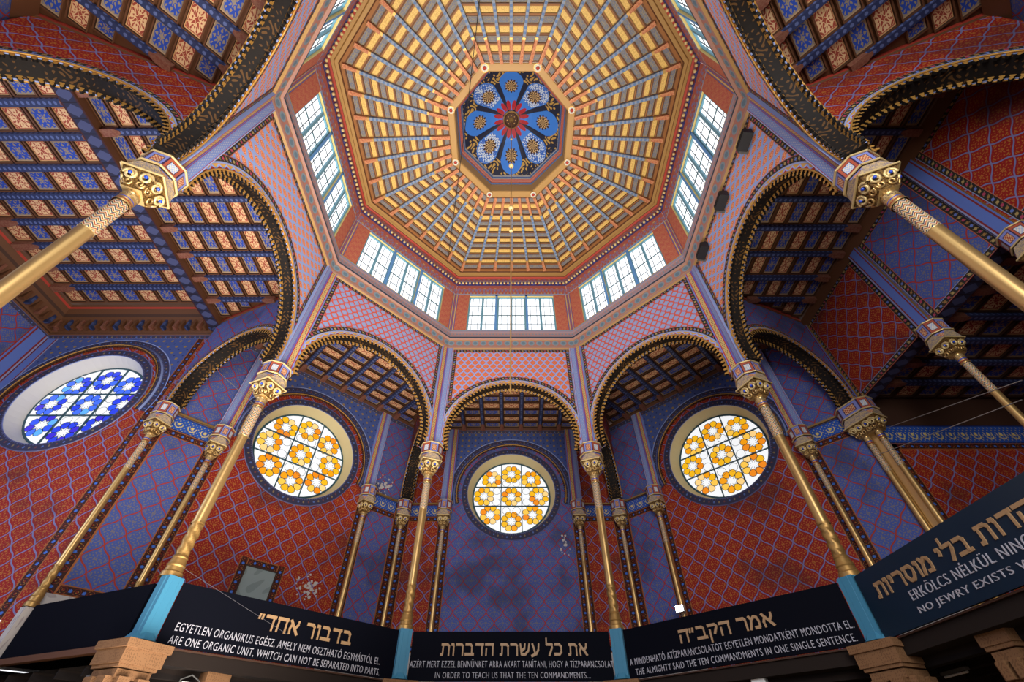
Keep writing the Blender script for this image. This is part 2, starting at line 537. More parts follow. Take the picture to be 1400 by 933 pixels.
T22 = tan(pi / 8)
class Fr:
    """frame of one octagon side: t to the right (looking outwards), n outwards, z up"""
    def __init__(s, az, o=(0, 0)):
        a = radians(az); s.az = az
        s.n = Vector((sin(a), cos(a), 0)); s.t = Vector((cos(a), -sin(a), 0)); s.o = Vector((o[0], o[1], 0))
    def P(s, t, n, z): return s.o + s.t * t + s.n * n + Vector((0, 0, z))

def rect_ray(a, c, x0, x1, y0, y1):
    dx, dy = cos(a), sin(a); best = 1e9
    if dx > 1e-9: best = min(best, (x1 - c[0]) / dx)
    if dx < -1e-9: best = min(best, (x0 - c[0]) / dx)
    if dy > 1e-9: best = min(best, (y1 - c[1]) / dy)
    if dy < -1e-9: best = min(best, (y0 - c[1]) / dy)
    return (c[0] + dx * best, c[1] + dy * best)

def angles(a0, a1, n, extra):
    L = [a0 + (a1 - a0) * i / n for i in range(n + 1)]
    for e in extra:
        for k in (-2 * pi, 0, 2 * pi):
            if a0 + 1e-6 < e + k < a1 - 1e-6: L.append(e + k)
    return sorted(L)

# ------------------------------------------------------------------ setting: floor
b = MB(); b.face([(-20, -14, 0), (20, -14, 0), (20, 14, 0), (-20, 14, 0)], 'floor_wood'); tag(b.build('floor'), kind='structure')

# ------------------------------------------------------------------ arch walls
def scallops(F, tc, zc, R, n, sgn, a0, a1, pitch, h, depth, mats=('gold_fret', 'gold_fret')):
    """row of little pendent lobes along an arch edge"""
    m = MB(); N = max(2, int(R * (a1 - a0) / pitch))
    prof = [(-0.30, 0.0), (-0.28, 0.30), (-0.14, 0.42), (-0.26, 0.66), (-0.12, 0.92), (0, 1.0), (0.12, 0.92), (0.26, 0.66), (0.14, 0.42), (0.28, 0.30), (0.30, 0.0)]
    for i in range(N):
        ac = a0 + (a1 - a0) * (i + 0.5) / N; da = (a1 - a0) / N
        f = []; bk = []
        for x, y in prof:
            a = ac + x * da; r = R - y * h
            d0 = n; d1 = n + sgn * depth * (1.0 - 0.45 * y)
            f.append(F.P(tc + r * cos(a), d0, zc + r * sin(a))); bk.append(F.P(tc + r * cos(a), d1, zc + r * sin(a)))
        m.face(f, mats[0], [(p[0], p[1]) for p in prof]); m.face(bk[::-1], mats[0])
        for j in range(len(prof) - 1):
            m.face([f[j], f[j + 1], bk[j + 1], bk[j]], mats[1])
    # moulding the lobes hang from
    arc = [F.P(tc + (R + 0.015) * cos(a0 + (a1 - a0) * i / 48), n - sgn * 0.02, zc + (R + 0.015) * sin(a0 + (a1 - a0) * i / 48)) for i in range(49)]
    m.tube(arc, 0.022, 'gold_fret', 5)
    return m

def arch_wall(name, F, tc, th, zc, R, z0, z1, n0, n1, front, back, borders=True, pil=None, vert=True, pil_w=0.35, sc=1.0, rear_fret=True):
    """wall of thickness n0..n1 with a round arch on centre (tc, zc)"""
    a0 = -math.asin((zc - z0) / R); a1 = pi - a0
    x0, x1 = tc - th, tc + th
    cor = [atan2(z1 - zc, th), atan2(z1 - zc, -th), 2 * pi + atan2(z0 - zc, -th) if z0 < zc else pi, atan2(z0 - zc, th)]
    # frame below arch feet: clamp to z0
    A = angles(a0, a1, 64, cor)
    m = MB()
    for nn, mm in ((n0, front), (n1, back)):
        for i in range(len(A) - 1):
            q = []
            for a in (A[i], A[i + 1]):
                q.append(((tc + R * cos(a), zc + R * sin(a)), rect_ray(a, (tc, zc), x0, x1, z0, z1)))
            pts = [q[0][0], q[1][0], q[1][1], q[0][1]]
            m.face([F.P(p[0], nn, p[1]) for p in pts], mm, pts)
    # soffit
    S0 = [F.P(tc + R * cos(a), n0, zc + R * sin(a)) for a in A]; S1 = [F.P(tc + R * cos(a), n1, zc + R * sin(a)) for a in A]
    m.strip(S0, S1, 'fret_dark', 0, abs(n1 - n0))
    # feet
    for tt in ((x0, tc - R * cos(a0)), (tc + R * cos(a0), x1)):
        m.face([F.P(tt[0], n0, z0), F.P(tt[1], n0, z0), F.P(tt[1], n1, z0), F.P(tt[0], n1, z0)], 'fret_dark')
    w_ = m.build(name); tag(w_, kind='structure')
    sg = 1 if n1 > n0 else -1
    bb = MB()
    for nn, s_ in ((n0, -sg), (n1, sg)):
        AA = [a0 + (a1 - a0) * i / 64 for i in range(65)]
        ring = lambda r, d: [F.P(tc + r * cos(a), nn + s_ * d, zc + r * sin(a)) for a in AA]
        r0 = R
        bb.strip(ring(r0, .03), ring(r0 + .15 * sc, .03), 'zigzag_edge')
        bb.strip(ring(r0 + .15 * sc, .035), ring(r0 + .18 * sc, .035), 'line_blue')
        bb.strip(ring(r0 + .18 * sc, .03), ring(r0 + .38 * sc, .03), 'floral_border')
        bb.strip(ring(r0, .0), ring(r0, .03), 'line_blue')
        bb.strip(ring(r0 + .38 * sc, .0), ring(r0 + .38 * sc, .03), 'line_blue')
    bb.build('arch_border', w_)
    scallops(F, tc, zc, R, n0 - sg * 0.03, sg, a0, a1, 0.17, 0.13, 0.10, ('gold_fret', 'fret_dark')).build('fretwork', w_)
    if rear_fret:
        scallops(F, tc, zc, R, n1 + sg * 0.03, -sg, a0, a1, 0.17, 0.13, 0.10, ('gold_fret', 'fret_dark')).build('fretwork', w_)
    return w_

# main arcade: seven of the eight sides (the eighth is behind the camera)
NA0, NA1 = 7.30, 7.72
ZA, RA = 11.80, 2.66
SIDES = {0: 'front', 45: 'front_right', -45: 'front_left', 90: 'right', -90: 'left', 135: 'back_right', -135: 'back_left'}
for az, nm in SIDES.items():
    F = Fr(az)
    diag = az in (45, -45, 135, -135)
    fm = 'spandrel_red' if az == 0 else ('spandrel_blue' if diag else 'spandrel_side')
    if az in (135, -135): fm = 'spandrel_side'
    wl = arch_wall('wall_arcade_' + nm, F, 0, NA0 * T22, ZA, RA, 11.22, 16.60, NA0, NA1, fm, 'wood_dark')
    # borders of the spandrel
    m = MB()
    for s in (-1, 1):
        x = [s * 2.52, s * 2.70]
        m.strip([F.P(x[1], NA0 - .02, 13.0), F.P(x[1], NA0 - .02, 16.58)], [F.P(x[0], NA0 - .02, 13.0), F.P(x[0], NA0 - .02, 16.58)], 'floral_border')
    m.strip([F.P(-2.7, NA0 - .022, 16.6), F.P(2.7, NA0 - .022, 16.6)], [F.P(-2.7, NA0 - .022, 16.42), F.P(2.7, NA0 - .022, 16.42)], 'floral_border')
    m.build('spandrel_border', wl)
    pm = 'pilaster_tan' if diag else 'pilaster_blue'
    for s in (-1, 1):
        p = MB(); n_ = NA0 - 0.10; e = n_ * T22
        a_, b_ = s * 2.72, s * e
        p.strip([F.P(a_, n_, 11.2), F.P(a_, n_, 16.72)], [F.P(b_, n_, 11.2), F.P(b_, n_, 16.72)], pm)
        p.strip([F.P(a_, n_, 11.2), F.P(a_, n_, 16.72)], [F.P(a_, NA0 + .01, 11.2), F.P(a_, NA0 + .01, 16.72)], 'line_blue')
        p.face([F.P(a_, n_, 11.2), F.P(b_, n_, 11.2), F.P(s * (NA0 * T22), NA0 + .1, 11.2), F.P(a_, NA0 + .1, 11.2)], 'gold_aged')
        p.build('pilaster', wl)

# transverse arches between the main columns and the outer wall
for az, fr_m, bk_m, nm in ((22.5, 'damask_red', 'damask_blue', 'transverse_front_right'), (-22.5, 'damask_blue', 'damask_red', 'transverse_front_left'),
                           (67.5, 'damask_blue', 'damask_red', 'transverse_right'), (-67.5, 'damask_red', 'damask_blue', 'transverse_left'),
                           (112.5, 'damask_red', 'damask_red', 'transverse_back_right'), (-112.5, 'damask_red', 'damask_red', 'transverse_back_left')):
    a = radians(az)
    F = Fr(az - 90)            # t points outwards along the radius, n points to the left of it
    F.t = Vector((sin(a), cos(a), 0)); F.n = Vector((-cos(a), sin(a), 0))
    arch_wall('wall_' + nm, F, 10.42, 2.46, 11.62, 2.10, 11.22, 15.6, -0.24, 0.24, fr_m, bk_m, sc=0.8)

# ------------------------------------------------------------------ cornice ring under the clerestory and the clerestory itself
def octa(m, prof, sides=range(8), mats=None):
    for k in sides:
        F = Fr(45 * k)
        for i in range(len(prof) - 1):
            (n0, z0, mm), (n1, z1, _) = prof[i], prof[i + 1]
            m.face([F.P(-n0 * T22, n0, z0), F.P(n0 * T22, n0, z0), F.P(n1 * T22, n1, z1), F.P(-n1 * T22, n1, z1)], mm,
                   [(-n0 * T22, 0), (n0 * T22, 0), (n1 * T22, 1), (-n1 * T22, 1)])
m = MB()
octa(m, [(7.30, 16.58, 'wood_gold'), (7.20, 16.62, 'ring_dull'), (7.18, 16.70, 'lantern_blue'), (7.21, 16.74, 'medallions'), (7.14, 17.12, 'ring_dull'),
         (7.06, 17.16, 'ledge_dark'), (7.05, 17.24, 'ledge_dark'), (7.13, 17.27, 'ring_stripes'), (7.20, 17.93, 'window_blue'), (7.30, 17.95, 'window_blue')])
tag(m.build('trim_ring_cornice'), kind='structure')

WZ0, WZ1 = 17.95, 20.72
NW = 7.22
m = MB()
for k in range(8):
    F = Fr(45 * k); h = NW * T22
    Q = lambda x0, x1, z0, z1, mm: m.face([F.P(x0, NW, z0), F.P(x1, NW, z0), F.P(x1, NW, z1), F.P(x0, NW, z1)], mm, [(x0, z0), (x1, z0), (x1, z1), (x0, z1)])
    def strip_v(xa, xb, mm): m.strip([F.P(xa, NW - .01, WZ0), F.P(xa, NW - .01, WZ1 + .1)], [F.P(xb, NW - .01, WZ0), F.P(xb, NW - .01, WZ1 + .1)], mm)
    for s in (-1, 1):
        x = sorted((s * 2.24, s * h)); Q(x[0], x[1], WZ0 - .3, WZ1 + .1, 'clerestory_red')
        strip_v(s * h, s * (h - .17), 'corner_stripe')
    for c in (-.79, .79):
        Q(c - .06, c + .06, WZ0, WZ1 + .1, 'window_blue')
    Q(-2.24, 2.24, WZ1, WZ1 + .1, 'window_blue')
    m.strip([F.P(-h, NW, WZ1 + .1), F.P(h, NW, WZ1 + .1)], [F.P(-h * .995, NW - .03, 21.6), F.P(h * .995, NW - .03, 21.6)], 'upper_band')
tag(m.build('wall_clerestory'), kind='structure')
m = MB()
octa(m, [(7.19, 21.6, 'bead_back'), (7.16, 21.92, 'upper_band'), (7.20, 22.32, 'wood_red'), (7.12, 22.36, 'wood_dark'), (7.12, 22.42, 'wood_dark')])
tr = m.build('trim_bead_cornice'); tag(tr, kind='structure')
m = MB()
for k in range(8):
    F = Fr(45 * k); n_ = 7.11
    for i in range(31):
        t = (i + .5 - 15.5) * (2 * n_ * T22 / 31)
        c = F.P(t, n_, 21.74); m.ball(c, 0.068, 'gold_bright', 8, 4, (1, 1, 1.15))
m.build('bead_row', tr)

wn = 0
def clerestory_window(F, c):
    global wn
    wn += 1
    W = 1.46; x0, x1 = c - W / 2, c + W / 2
    r = MB(); N0, N1 = NW, NW + .20
    # painted reveal
    for (a, b_) in (((x0, WZ0), (x0, WZ1)), ((x1, WZ0), (x1, WZ1)), ((x0, WZ1), (x1, WZ1)), ((x0, WZ0), (x1, WZ0))):
        mm = 'window_yellow' if not (a[1] == b_[1] == WZ0) else 'window_blue'
        r.face([F.P(a[0], N0, a[1]), F.P(b_[0], N0, b_[1]), F.P(b_[0], N1, b_[1]), F.P(a[0], N1, a[1])], mm)
    o = r.build('window_%d' % wn); tag(o, kind='structure')
    f = MB(); nf = NW + .13
    ax = (F.t, F.n, Vector((0, 0, 1)))
    zc = (WZ0 + WZ1) / 2; H = WZ1 - WZ0
    for x in (x0 + .035, x1 - .035): f.box(F.P(x, nf, zc), (.07, .10, H), 'window_teal', ax)
    for z in (WZ0 + .035, WZ1 - .035): f.box(F.P(c, nf, z), (W - .14, .10, .07), 'window_teal', ax)
    f.box(F.P(c, nf, zc), (.10, .12, H - .14), 'window_teal', ax)
    f.build('window_frame', o)
    g = MB(); g.face([F.P(x0 + .05, nf + .03, WZ0 + .05), F.P(x1 - .05, nf + .03, WZ0 + .05), F.P(x1 - .05, nf + .03, WZ1 - .05), F.P(x0 + .05, nf + .03, WZ1 - .05)], 'pane_daylight')
    g.build('pane', o)
    l = MB()
    for s in (-1, 1):
        cx = c + s * (W / 4 - .005)
        l.box(F.P(cx, nf + .01, zc - .1), (W / 2 - .1, .03, .035), 'window_dark', ax)
        for z in (WZ0 + .62, WZ0 + 2.05): l.box(F.P(cx, nf + .015, z), (W / 2 - .1, .02, .018), 'lead', ax)
        for dx in (-.16, .16):
            l.box(F.P(cx + dx, nf + .015, zc), (.02, .02, H - .14), 'lead', ax)
    l.build('glazing_bar', o)
for k in range(8):
    if k == 4: continue
    F = Fr(45 * k)
    for c in (-1.51, 0, 1.51): clerestory_window(F, c)
F = Fr(180)
m = MB(); m.face([F.P(-2.24, NW, WZ0), F.P(2.24, NW, WZ0), F.P(2.24, NW, WZ1), F.P(-2.24, NW, WZ1)], 'pane_daylight'); tag(m.build('window_back'), kind='structure')

# ------------------------------------------------------------------ coffered surfaces
def coffer(m, q, nrm, fw, depth, frame, panel):
    """q: four corners (counter-clockwise seen from below); panel sunk by depth along nrm"""
    q = [Vector(p) for p in q]
    ctr = sum(q, Vector()) / 4
    e1 = (q[1] - q[0]).length; e2 = (q[3] - q[0]).length
    inn = []
    for p in q:
        k1 = max(0.05, 1 - 2 * fw / min(e1, e2) * 1.0)
        inn.append(ctr + (p - ctr) * k1)
    # keep the frame width equal on both axes
    ux = (q[1] - q[0]).normalized(); uy = (q[3] - q[0]).normalized()
    inn = [q[0] + ux * fw + uy * fw, q[1] - ux * fw + uy * fw, q[2] - (q[2] - q[3]).normalized() * fw - (q[2] - q[1]).normalized() * fw, q[3] + (q[2] - q[3]).normalized() * fw - uy * fw]
    dn = [p + nrm * depth for p in inn]
    for i in range(4):
        j = (i + 1) % 4
        m.face([q[i], q[j], inn[j], inn[i]], frame)
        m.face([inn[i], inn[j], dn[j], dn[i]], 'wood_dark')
    m.face(dn, panel, [(0, 0), (1, 0), (1, 1), (0, 1)])

# dome of the octagon
ZO, ZI, NO, NI = 22.42, 22.74, 6.66, 2.76
up = Vector((0, 0, 1))
m = MB()
octa(m, [(7.14, 22.40, 'wood_gold'), (7.0, 22.40, 'wood_gold'), (6.95, 22.33, 'wood_gold'), (6.82, 22.33, 'wood_brown'), (6.78, 22.40, 'wood_orange'), (NO, 22.40, 'wood_orange'), (NO, 22.46, 'wood_orange')])
NR = 13
for k in range(8):
    F = Fr(45 * k)
    for r in range(NR):
        f0, f1 = r / NR, (r + 1) / NR
        n0 = NO + (NI - NO) * f0; n1 = NO + (NI - NO) * f1
        z0 = ZO + (ZI - ZO) * f0; z1 = ZO + (ZI - ZO) * f1
        for i in range(6):
            c = lambda n_, z, s: F.P((s / 3 - 1) * n_ * T22, n_, z)
            q = [c(n0, z0, i), c(n0, z0, i + 1), c(n1, z1, i + 1), c(n1, z1, i)]
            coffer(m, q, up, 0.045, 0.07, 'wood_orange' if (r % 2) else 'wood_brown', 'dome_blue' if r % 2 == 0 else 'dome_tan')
dome = m.build('ceiling_dome'); tag(dome, kind='structure')
for k in range(8):
    F = Fr(45 * k)
    for i in range(6):
        s = i / 3 - 1
        A = F.P(s * NO * T22, NO + .02, ZO - .0); B = F.P(s * NI * T22, NI - .02, ZI)
        d = (B - A); L = d.length; d.normalize(); x = d.cross(up).normalized(); dn = x.cross(d) * 1.0
        if dn.z > 0: dn = -dn
        m = MB()
        def seg(f0, f1, w0, w1, h0, h1, mm):
            a_ = A + d * (L * f0); b_ = A + d * (L * f1)
            p = [a_ - x * w0, a_ + x * w0, a_ + x * w0 + dn * h0, a_ - x * w0 + dn * h0]
            q = [b_ - x * w1, b_ + x * w1, b_ + x * w1 + dn * h1, b_ - x * w1 + dn * h1]
            for (i0, i1) in ((1, 2), (2, 3), (3, 0)):
                m.face([p[i0], p[i1], q[i1], q[i0]], mm, [(L * f0, 0), (L * f0, 1), (L * f1, 1), (L * f1, 0)])
            m.face(p, mm); m.face(q, mm)
        seg(0, .13, .085, .055, .20, .16, 'rib_red')
        seg(.13, .155, .06, .06, .17, .17, 'gold_aged')
        seg(.155, .78, .062, .062, .15, .15, 'rib_blue')
        seg(.78, .80, .06, .06, .17, .17, 'gold_aged')
        seg(.80, 1.0, .055, .07, .15, .17, 'rib_red')
        m.build('rib', dome)

# lantern: gilt frame, shaft, painted vault, cap and eight corner rosettes
m = MB()
octa(m, [(NI, ZI - .02, 'wood_gold'), (2.72, ZI - .06, 'wood_gold'), (2.48, ZI - .06, 'wood_gold'), (2.44, ZI, 'wood_gold'), (2.42, 23.42, 'lantern_blue'), (2.36, 23.44, 'lantern_blue'), (2.40, 23.52, 'lantern_red'),
         (2.32, 23.56, 'lantern_white'), (2.33, 23.66, 'lantern_red'), (2.27, 23.70, 'lantern_white'), (2.28, 23.84, 'lantern_blue'), (2.22, 23.88, 'lantern_white'), (2.22, 24.02, 'lantern_blue'), (2.20, 24.05, 'lantern_blue')])
lan = m.build('ceiling_lantern'); tag(lan, kind='structure')
m = MB()
rows = []
for i in range(9):
    f = i / 8; n_ = 2.22 * (1 - f) + .26 * f; z = 24.03 + 1.15 * sin(f * pi / 2)
    ring = []
    for k in range(8):
        F = Fr(45 * k)
        for j in range(4):
            ring.append(F.P((j / 2 - 1) * n_ * T22, n_, z))
    rows.append(ring)
b0 = len(m.v)
for i in range(8):
    for j in range(32):
        q = [rows[i][j], rows[i][(j + 1) % 32], rows[i + 1][(j + 1) % 32], rows[i + 1][j]]
        m.face(q, 'lantern_paint', [(p.x, p.y) for p in q])
m.build('painted_vault', lan)
m = MB()
m.lathe([(.34, 25.10, 'gold_aged'), (.40, 25.04, 'gold_aged'), (.34, 24.98, 'wood_dark'), (.28, 25.06, 'wood_dark'), (.12, 25.02, 'gold_aged'), (.05, 24.90, 'gold_aged'), (.01, 24.86, 'gold_aged')], 20)
for j in range(8): m.box((.2 * cos(j * pi / 4), .2 * sin(j * pi / 4), 25.03), (.03, .03, .05), 'gold_aged')
m.build('cap', lan)
for k in range(8):
    a = radians(22.5 + 45 * k); cx, cy = 2.80 * sin(a), 2.80 * cos(a); z = ZI - .10
    m = MB()
    for j in range(10):
        t = j * pi / 5; m.ball((cx + .105 * cos(t), cy + .105 * sin(t), z), .044, 'lantern_white', 6, 4, (1, 1, .6))
    m.lathe([(.17, z + .06, 'gold_aged'), (.17, z, 'gold_aged'), (.10, z - .005, 'wood_dark'), (.0, z - .005, 'wood_dark')], 12, (cx, cy))
    m.ball((cx, cy, z - .01), .07, 'wood_red', 8, 5, (1, 1, .7))
    m.build('rosette', lan)

# ------------------------------------------------------------------ ambulatory: outer walls
NWALL = 12.10; HW = NWALL * T22       # half length 5.01
ZCEIL = 15.50
ZW, RW = 11.85, 2.08                  # round windows
def rose_window(F, tc, nwall, tints, cold=False):
    global wn
    wn += 1
    r = MB(); K = 48
    A = [2 * pi * i / K for i in range(K + 1)]
    ring = lambda rr, n_, zz=ZW: [F.P(tc + rr * cos(a), n_, zz + rr * sin(a)) for a in A]
    r.strip(ring(RW, nwall), ring(1.90, nwall + .50), 'reveal_white' if cold else 'reveal_cream', smooth=True)
    r.strip(ring(1.90, nwall + .50), ring(1.82, nwall + .50), 'window_dark')
    o = r.build('window_%d' % wn); tag(o, kind='structure')
    bdr = MB()
    bdr.strip(ring(RW, nwall - .03), ring(RW + .30, nwall - .03), 'dark_border')
    bdr.strip(ring(RW, nwall - .03), ring(RW, nwall + .02), 'line_blue')
    bdr.strip(ring(RW + .30, nwall - .03), ring(RW + .30, nwall), 'line_blue')
    bdr.build('window_surround', o)
    g = MB(); ng = nwall + .52
    g.face([F.P(tc + 1.85 * cos(a), ng, ZW + 1.85 * sin(a)) for a in A[:-1]], 'rose_white')
    g.build('pane', o)
    st = MB(); ld = MB()
    spots = [(0, 0), (0, 1.22), (0, -1.25), (1.33, .02), (-1.33, .02), (.98, .92), (-.98, .92), (1.0, -.92), (-1.0, -.92)]
    for sx, sz in spots:
        for j in range(8):
            a = radians(22.5 + 45 * j); ca, sa = cos(a), sin(a)
            px = [(.17, 0), (.25, -.10), (.35, -.148), (.45, -.12), (.50, 0), (.45, .12), (.35, .148), (.25, .10)]
            P2 = [(sx + x * ca - y * sa, sz + x * sa + y * ca) for x, y in px]
            if any(hypot(*p) > 1.84 for p in P2): continue
            mm = '%s_%d' % (tints, random.choice((0, 0, 1, 1, 2, 3, 4)))
            st.face([F.P(tc + p[0], ng - .012, ZW + p[1]) for p in P2], mm)
            loop = [F.P(tc + p[0], ng - .015, ZW + p[1]) for p in P2]
            for i in range(8):
                p, q = loop[i], loop[(i + 1) % 8]
                e = (q - p).normalized(); w_ = e.cross(F.n) * .011
                ld.face([p - w_, p + w_, q + w_, q - w_], 'lead')
            # star points between the petals
            a2 = a + radians(22.5)
            p = F.P(tc + sx + .10 * cos(a2), ng - .015, ZW + sz + .10 * sin(a2)); q = F.P(tc + sx + .27 * cos(a2), ng - .015, ZW + sz + .27 * sin(a2))
            w_ = (q - p).normalized().cross(F.n) * .007
            ld.face([p - w_, p + w_, q + w_, q - w_], 'lead')
    for sx, sz in ((-.72, .3), (-.72, -.28), (.72, .3), (.72, -.28), (-.25, .72), (.25, .72), (-.25, -.72), (.25, -.72)):
        pts = [F.P(tc + sx + .19 * cos(t * pi / 7), ng - .014, ZW + sz + .19 * sin(t * pi / 7)) for t in range(15)]
        pt2 = [F.P(tc + sx + .174 * cos(t * pi / 7), ng - .014, ZW + sz + .174 * sin(t * pi / 7)) for t in range(15)]
        ld.strip(pts, pt2, 'lead')
    st.build('stained_glass', o); ld.build('leading', o)
    mb = MB(); ax = (F.t, F.n, Vector((0, 0, 1)))
    for s in (-.5, .5):
        L = 2 * sqrt(1.85 ** 2 - s * s)
        mb.box(F.P(tc + s, ng - .03, ZW), (.04, .05, L), 'window_dark', ax)
        mb.box(F.P(tc, ng - .03, ZW + s), (L, .05, .04), 'window_dark', ax)
    mb.build('muntin', o)
    return o

def holed_panel(m, F, n, tc, x0, x1, z0, z1, mm, rmid, upper):
    cor = [atan2(z - ZW, x - tc) for x in (x0, x1) for z in (z0, z1)]
    A = angles(-pi, pi, 64, cor + [0.0, pi])
    hx = min(tc - x0, x1 - tc)
    for i in range(len(A) - 1):
        a, b_ = A[i], A[i + 1]; mid = (a + b_) / 2
        R1 = lambda r, t: (tc + r * cos(t), ZW + r * sin(t))
        seq = [(R1(RW, a), R1(RW, b_), R1(rmid, b_), R1(rmid, a), mm),
               (R1(rmid, a), R1(rmid, b_), rect_ray(b_, (tc, ZW), x0, x1, z0, z1), rect_ray(a, (tc, ZW), x0, x1, z0, z1), upper if sin(mid) > 0 else mm)]
        for p0, p1, p2, p3, q in seq:
            pts = [p0, p1, p2, p3]
            m.face([F.P(p[0], n, p[1]) for p in pts], q, pts)

def molding_arch(F, tc, n, R, parent):
    a0, a1 = radians(-14), pi + radians(14)
    m = MB(); A = [a0 + (a1 - a0) * i / 60 for i in range(61)]
    ring = lambda rr, d: [F.P(tc + rr * cos(a), n - d, ZW + rr * sin(a)) for a in A]
    m.strip(ring(R - .10, .0), ring(R - .10, .09), 'wood_dark')
    m.strip(ring(R - .10, .09), ring(R + .02, .07), 'dark_border')
    m.strip(ring(R + .02, .07), ring(R + .06, .0), 'line_blue')
    m.strip(ring(R + .06, .02), ring(R + .28, .02), 'dark_border'); m.strip(ring(R + .28, .02), ring(R + .31, .02), 'line_blue')
    m.build('window_arch', parent)
    s = scallops(F, tc, ZW, R - .10, n - .09, 1, a0, a1, .11, .07, .08, ('wood_brown', 'wood_dark'))
    s.build('fretwork', parent)

def outer_wall(az, nm, mid, side, hole=True):
    F = Fr(az); m = MB(); n = NWALL
    Q = lambda x0, x1, z0, z1, mm, d=0.0: m.face([F.P(x0, n - d, z0), F.P(x1, n - d, z0), F.P(x1, n - d, z1), F.P(x0, n - d, z1)], mm, [(x0, z0), (x1, z0), (x1, z1), (x0, z1)])
    z0, z1 = 3.6, ZCEIL
    zb = 5.25
    holed_panel(m, F, n, 0, -2.78, 2.78, 5.0, 15.25, mid, 2.66, 'star_field')
    Q(-2.78, 2.78, z0, 5.0, mid)
    Q(-HW, HW, 15.25, z1, 'wood_brown')
    for s in (-1, 1):
        X_ = lambda a, b_: sorted((s * a, s * b_))
        def sb(a, b_, za, zb_):
            m.strip([F.P(s * a, n, za), F.P(s * a, n, zb_)], [F.P(s * b_, n, za), F.P(s * b_, n, zb_)], 'star_border')
        Q(*X_(2.78, HW), z0, zb, 'plaster_bare')
        sb(2.78, 3.05, zb, 10.75); sb(3.05, 3.32, zb, 10.75); sb(4.62, HW, zb, 10.75)
        Q(*X_(3.32, 4.62), zb + .25, 10.35, side)
        m.strip([F.P(s * 3.32, n, zb), F.P(s * 4.62, n, zb)], [F.P(s * 3.32, n, zb + .25), F.P(s * 4.62, n, zb + .25)], 'star_border')
        m.strip([F.P(s * 3.32, n, 10.35), F.P(s * 4.62, n, 10.35)], [F.P(s * 3.32, n, 10.6), F.P(s * 4.62, n, 10.6)], 'star_border')
        m.strip([F.P(s * 3.32, n, 10.6), F.P(s * 4.62, n, 10.6)], [F.P(s * 3.32, n, 11.15), F.P(s * 4.62, n, 11.15)], 'blue_frieze')
        Q(*X_(4.62, HW), 10.75, 11.15, 'wood_dark'); Q(*X_(2.78, 3.32), 10.75, 11.15, 'wood_dark')
        Q(*X_(2.78, HW), 11.15, 15.25, side)
    w_ = m.build('wall_' + nm); tag(w_, kind='structure')
    ax = (F.t, F.n, Vector((0, 0, 1)))
    for s in (-1, 1):
        g = MB(); g.box(F.P(s * 3.98, n - .04, 11.2), (1.3, .10, .07), 'gold_aged', ax); g.build('string_molding', w_)
        p = MB(); a_, c_, b_ = s * 2.80, s * 3.05, s * 3.30; nn = n - .16
        for (u0, u1, mm) in ((a_, c_, 'pilaster_tan'), (b_, c_, 'pilaster_blue')):
            e0, e1 = (n - .03, nn)
            p.strip([F.P(u0, nn, 11.15), F.P(u0, nn, 15.4)], [F.P(u1, nn, 11.15), F.P(u1, nn, 15.4)], mm)
            p.strip([F.P(u0, n, 11.15), F.P(u0, n, 15.4)], [F.P(u0, nn, 11.15), F.P(u0, nn, 15.4)], 'line_blue')
        p.build('pilaster', w_)
    molding_arch(F, 0, n, 2.68, w_)
    c = MB()
    c.strip([F.P(-HW, n - .02, 15.18), F.P(HW, n - .02, 15.18)], [F.P(-HW, n - .14, 15.34), F.P(HW, n - .14, 15.34)], 'dark_border')
    c.strip([F.P(-HW, n - .14, 15.34), F.P(HW, n - .14, 15.34)], [F.P(-HW, n - .20, 15.48), F.P(HW, n - .20, 15.48)], 'wood_brown')
    c.build('cornice', w_)
    return w_
wf = outer_wall(0, 'front', 'damask_blue', 'damask_red')
wfl = outer_wall(-45, 'front_left', 'damask_red', 'damask_blue')
wfr = outer_wall(45, 'front_right', 'damask_red', 'damask_blue')
rose_window(Fr(0), 0, NWALL, 'rose_amber')
rose_window(Fr(-45), 0, NWALL, 'rose_amber')
rose_window(Fr(45), 0, NWALL, 'rose_amber')

for az, nm in ((135, 'back_right'), (-135, 'back_left')):
    F = Fr(az); m = MB(); m.face([F.P(-HW - .1, NWALL, 0), F.P(HW + .1, NWALL, 0), F.P(HW + .1, NWALL, 15.6), F.P(-HW - .1, NWALL, 15.6)], 'damask_blue', [(-5, 0), (5, 0), (5, 15.6), (-5, 15.6)])
    m.strip([F.P(-HW, NWALL - .02, 14.9), F.P(HW, NWALL - .02, 14.9)], [F.P(-HW, NWALL - .2, 15.5), F.P(HW, NWALL - .2, 15.5)], 'wood_brown')
    tag(m.build('wall_' + nm), kind='structure')
m = MB(); m.face([(12.0, -5.0, 3.6), (19.1, -5.0, 3.6), (19.1, -5.0, 12), (12.0, -5.0, 12)], 'damask_red', [(0, 0), (7, 0), (7, 8.4), (0, 8.4)])
tag(m.build('wall_right_bay_blocker'), kind='structure')  # unseen wall added to keep light from the open back out of this bay

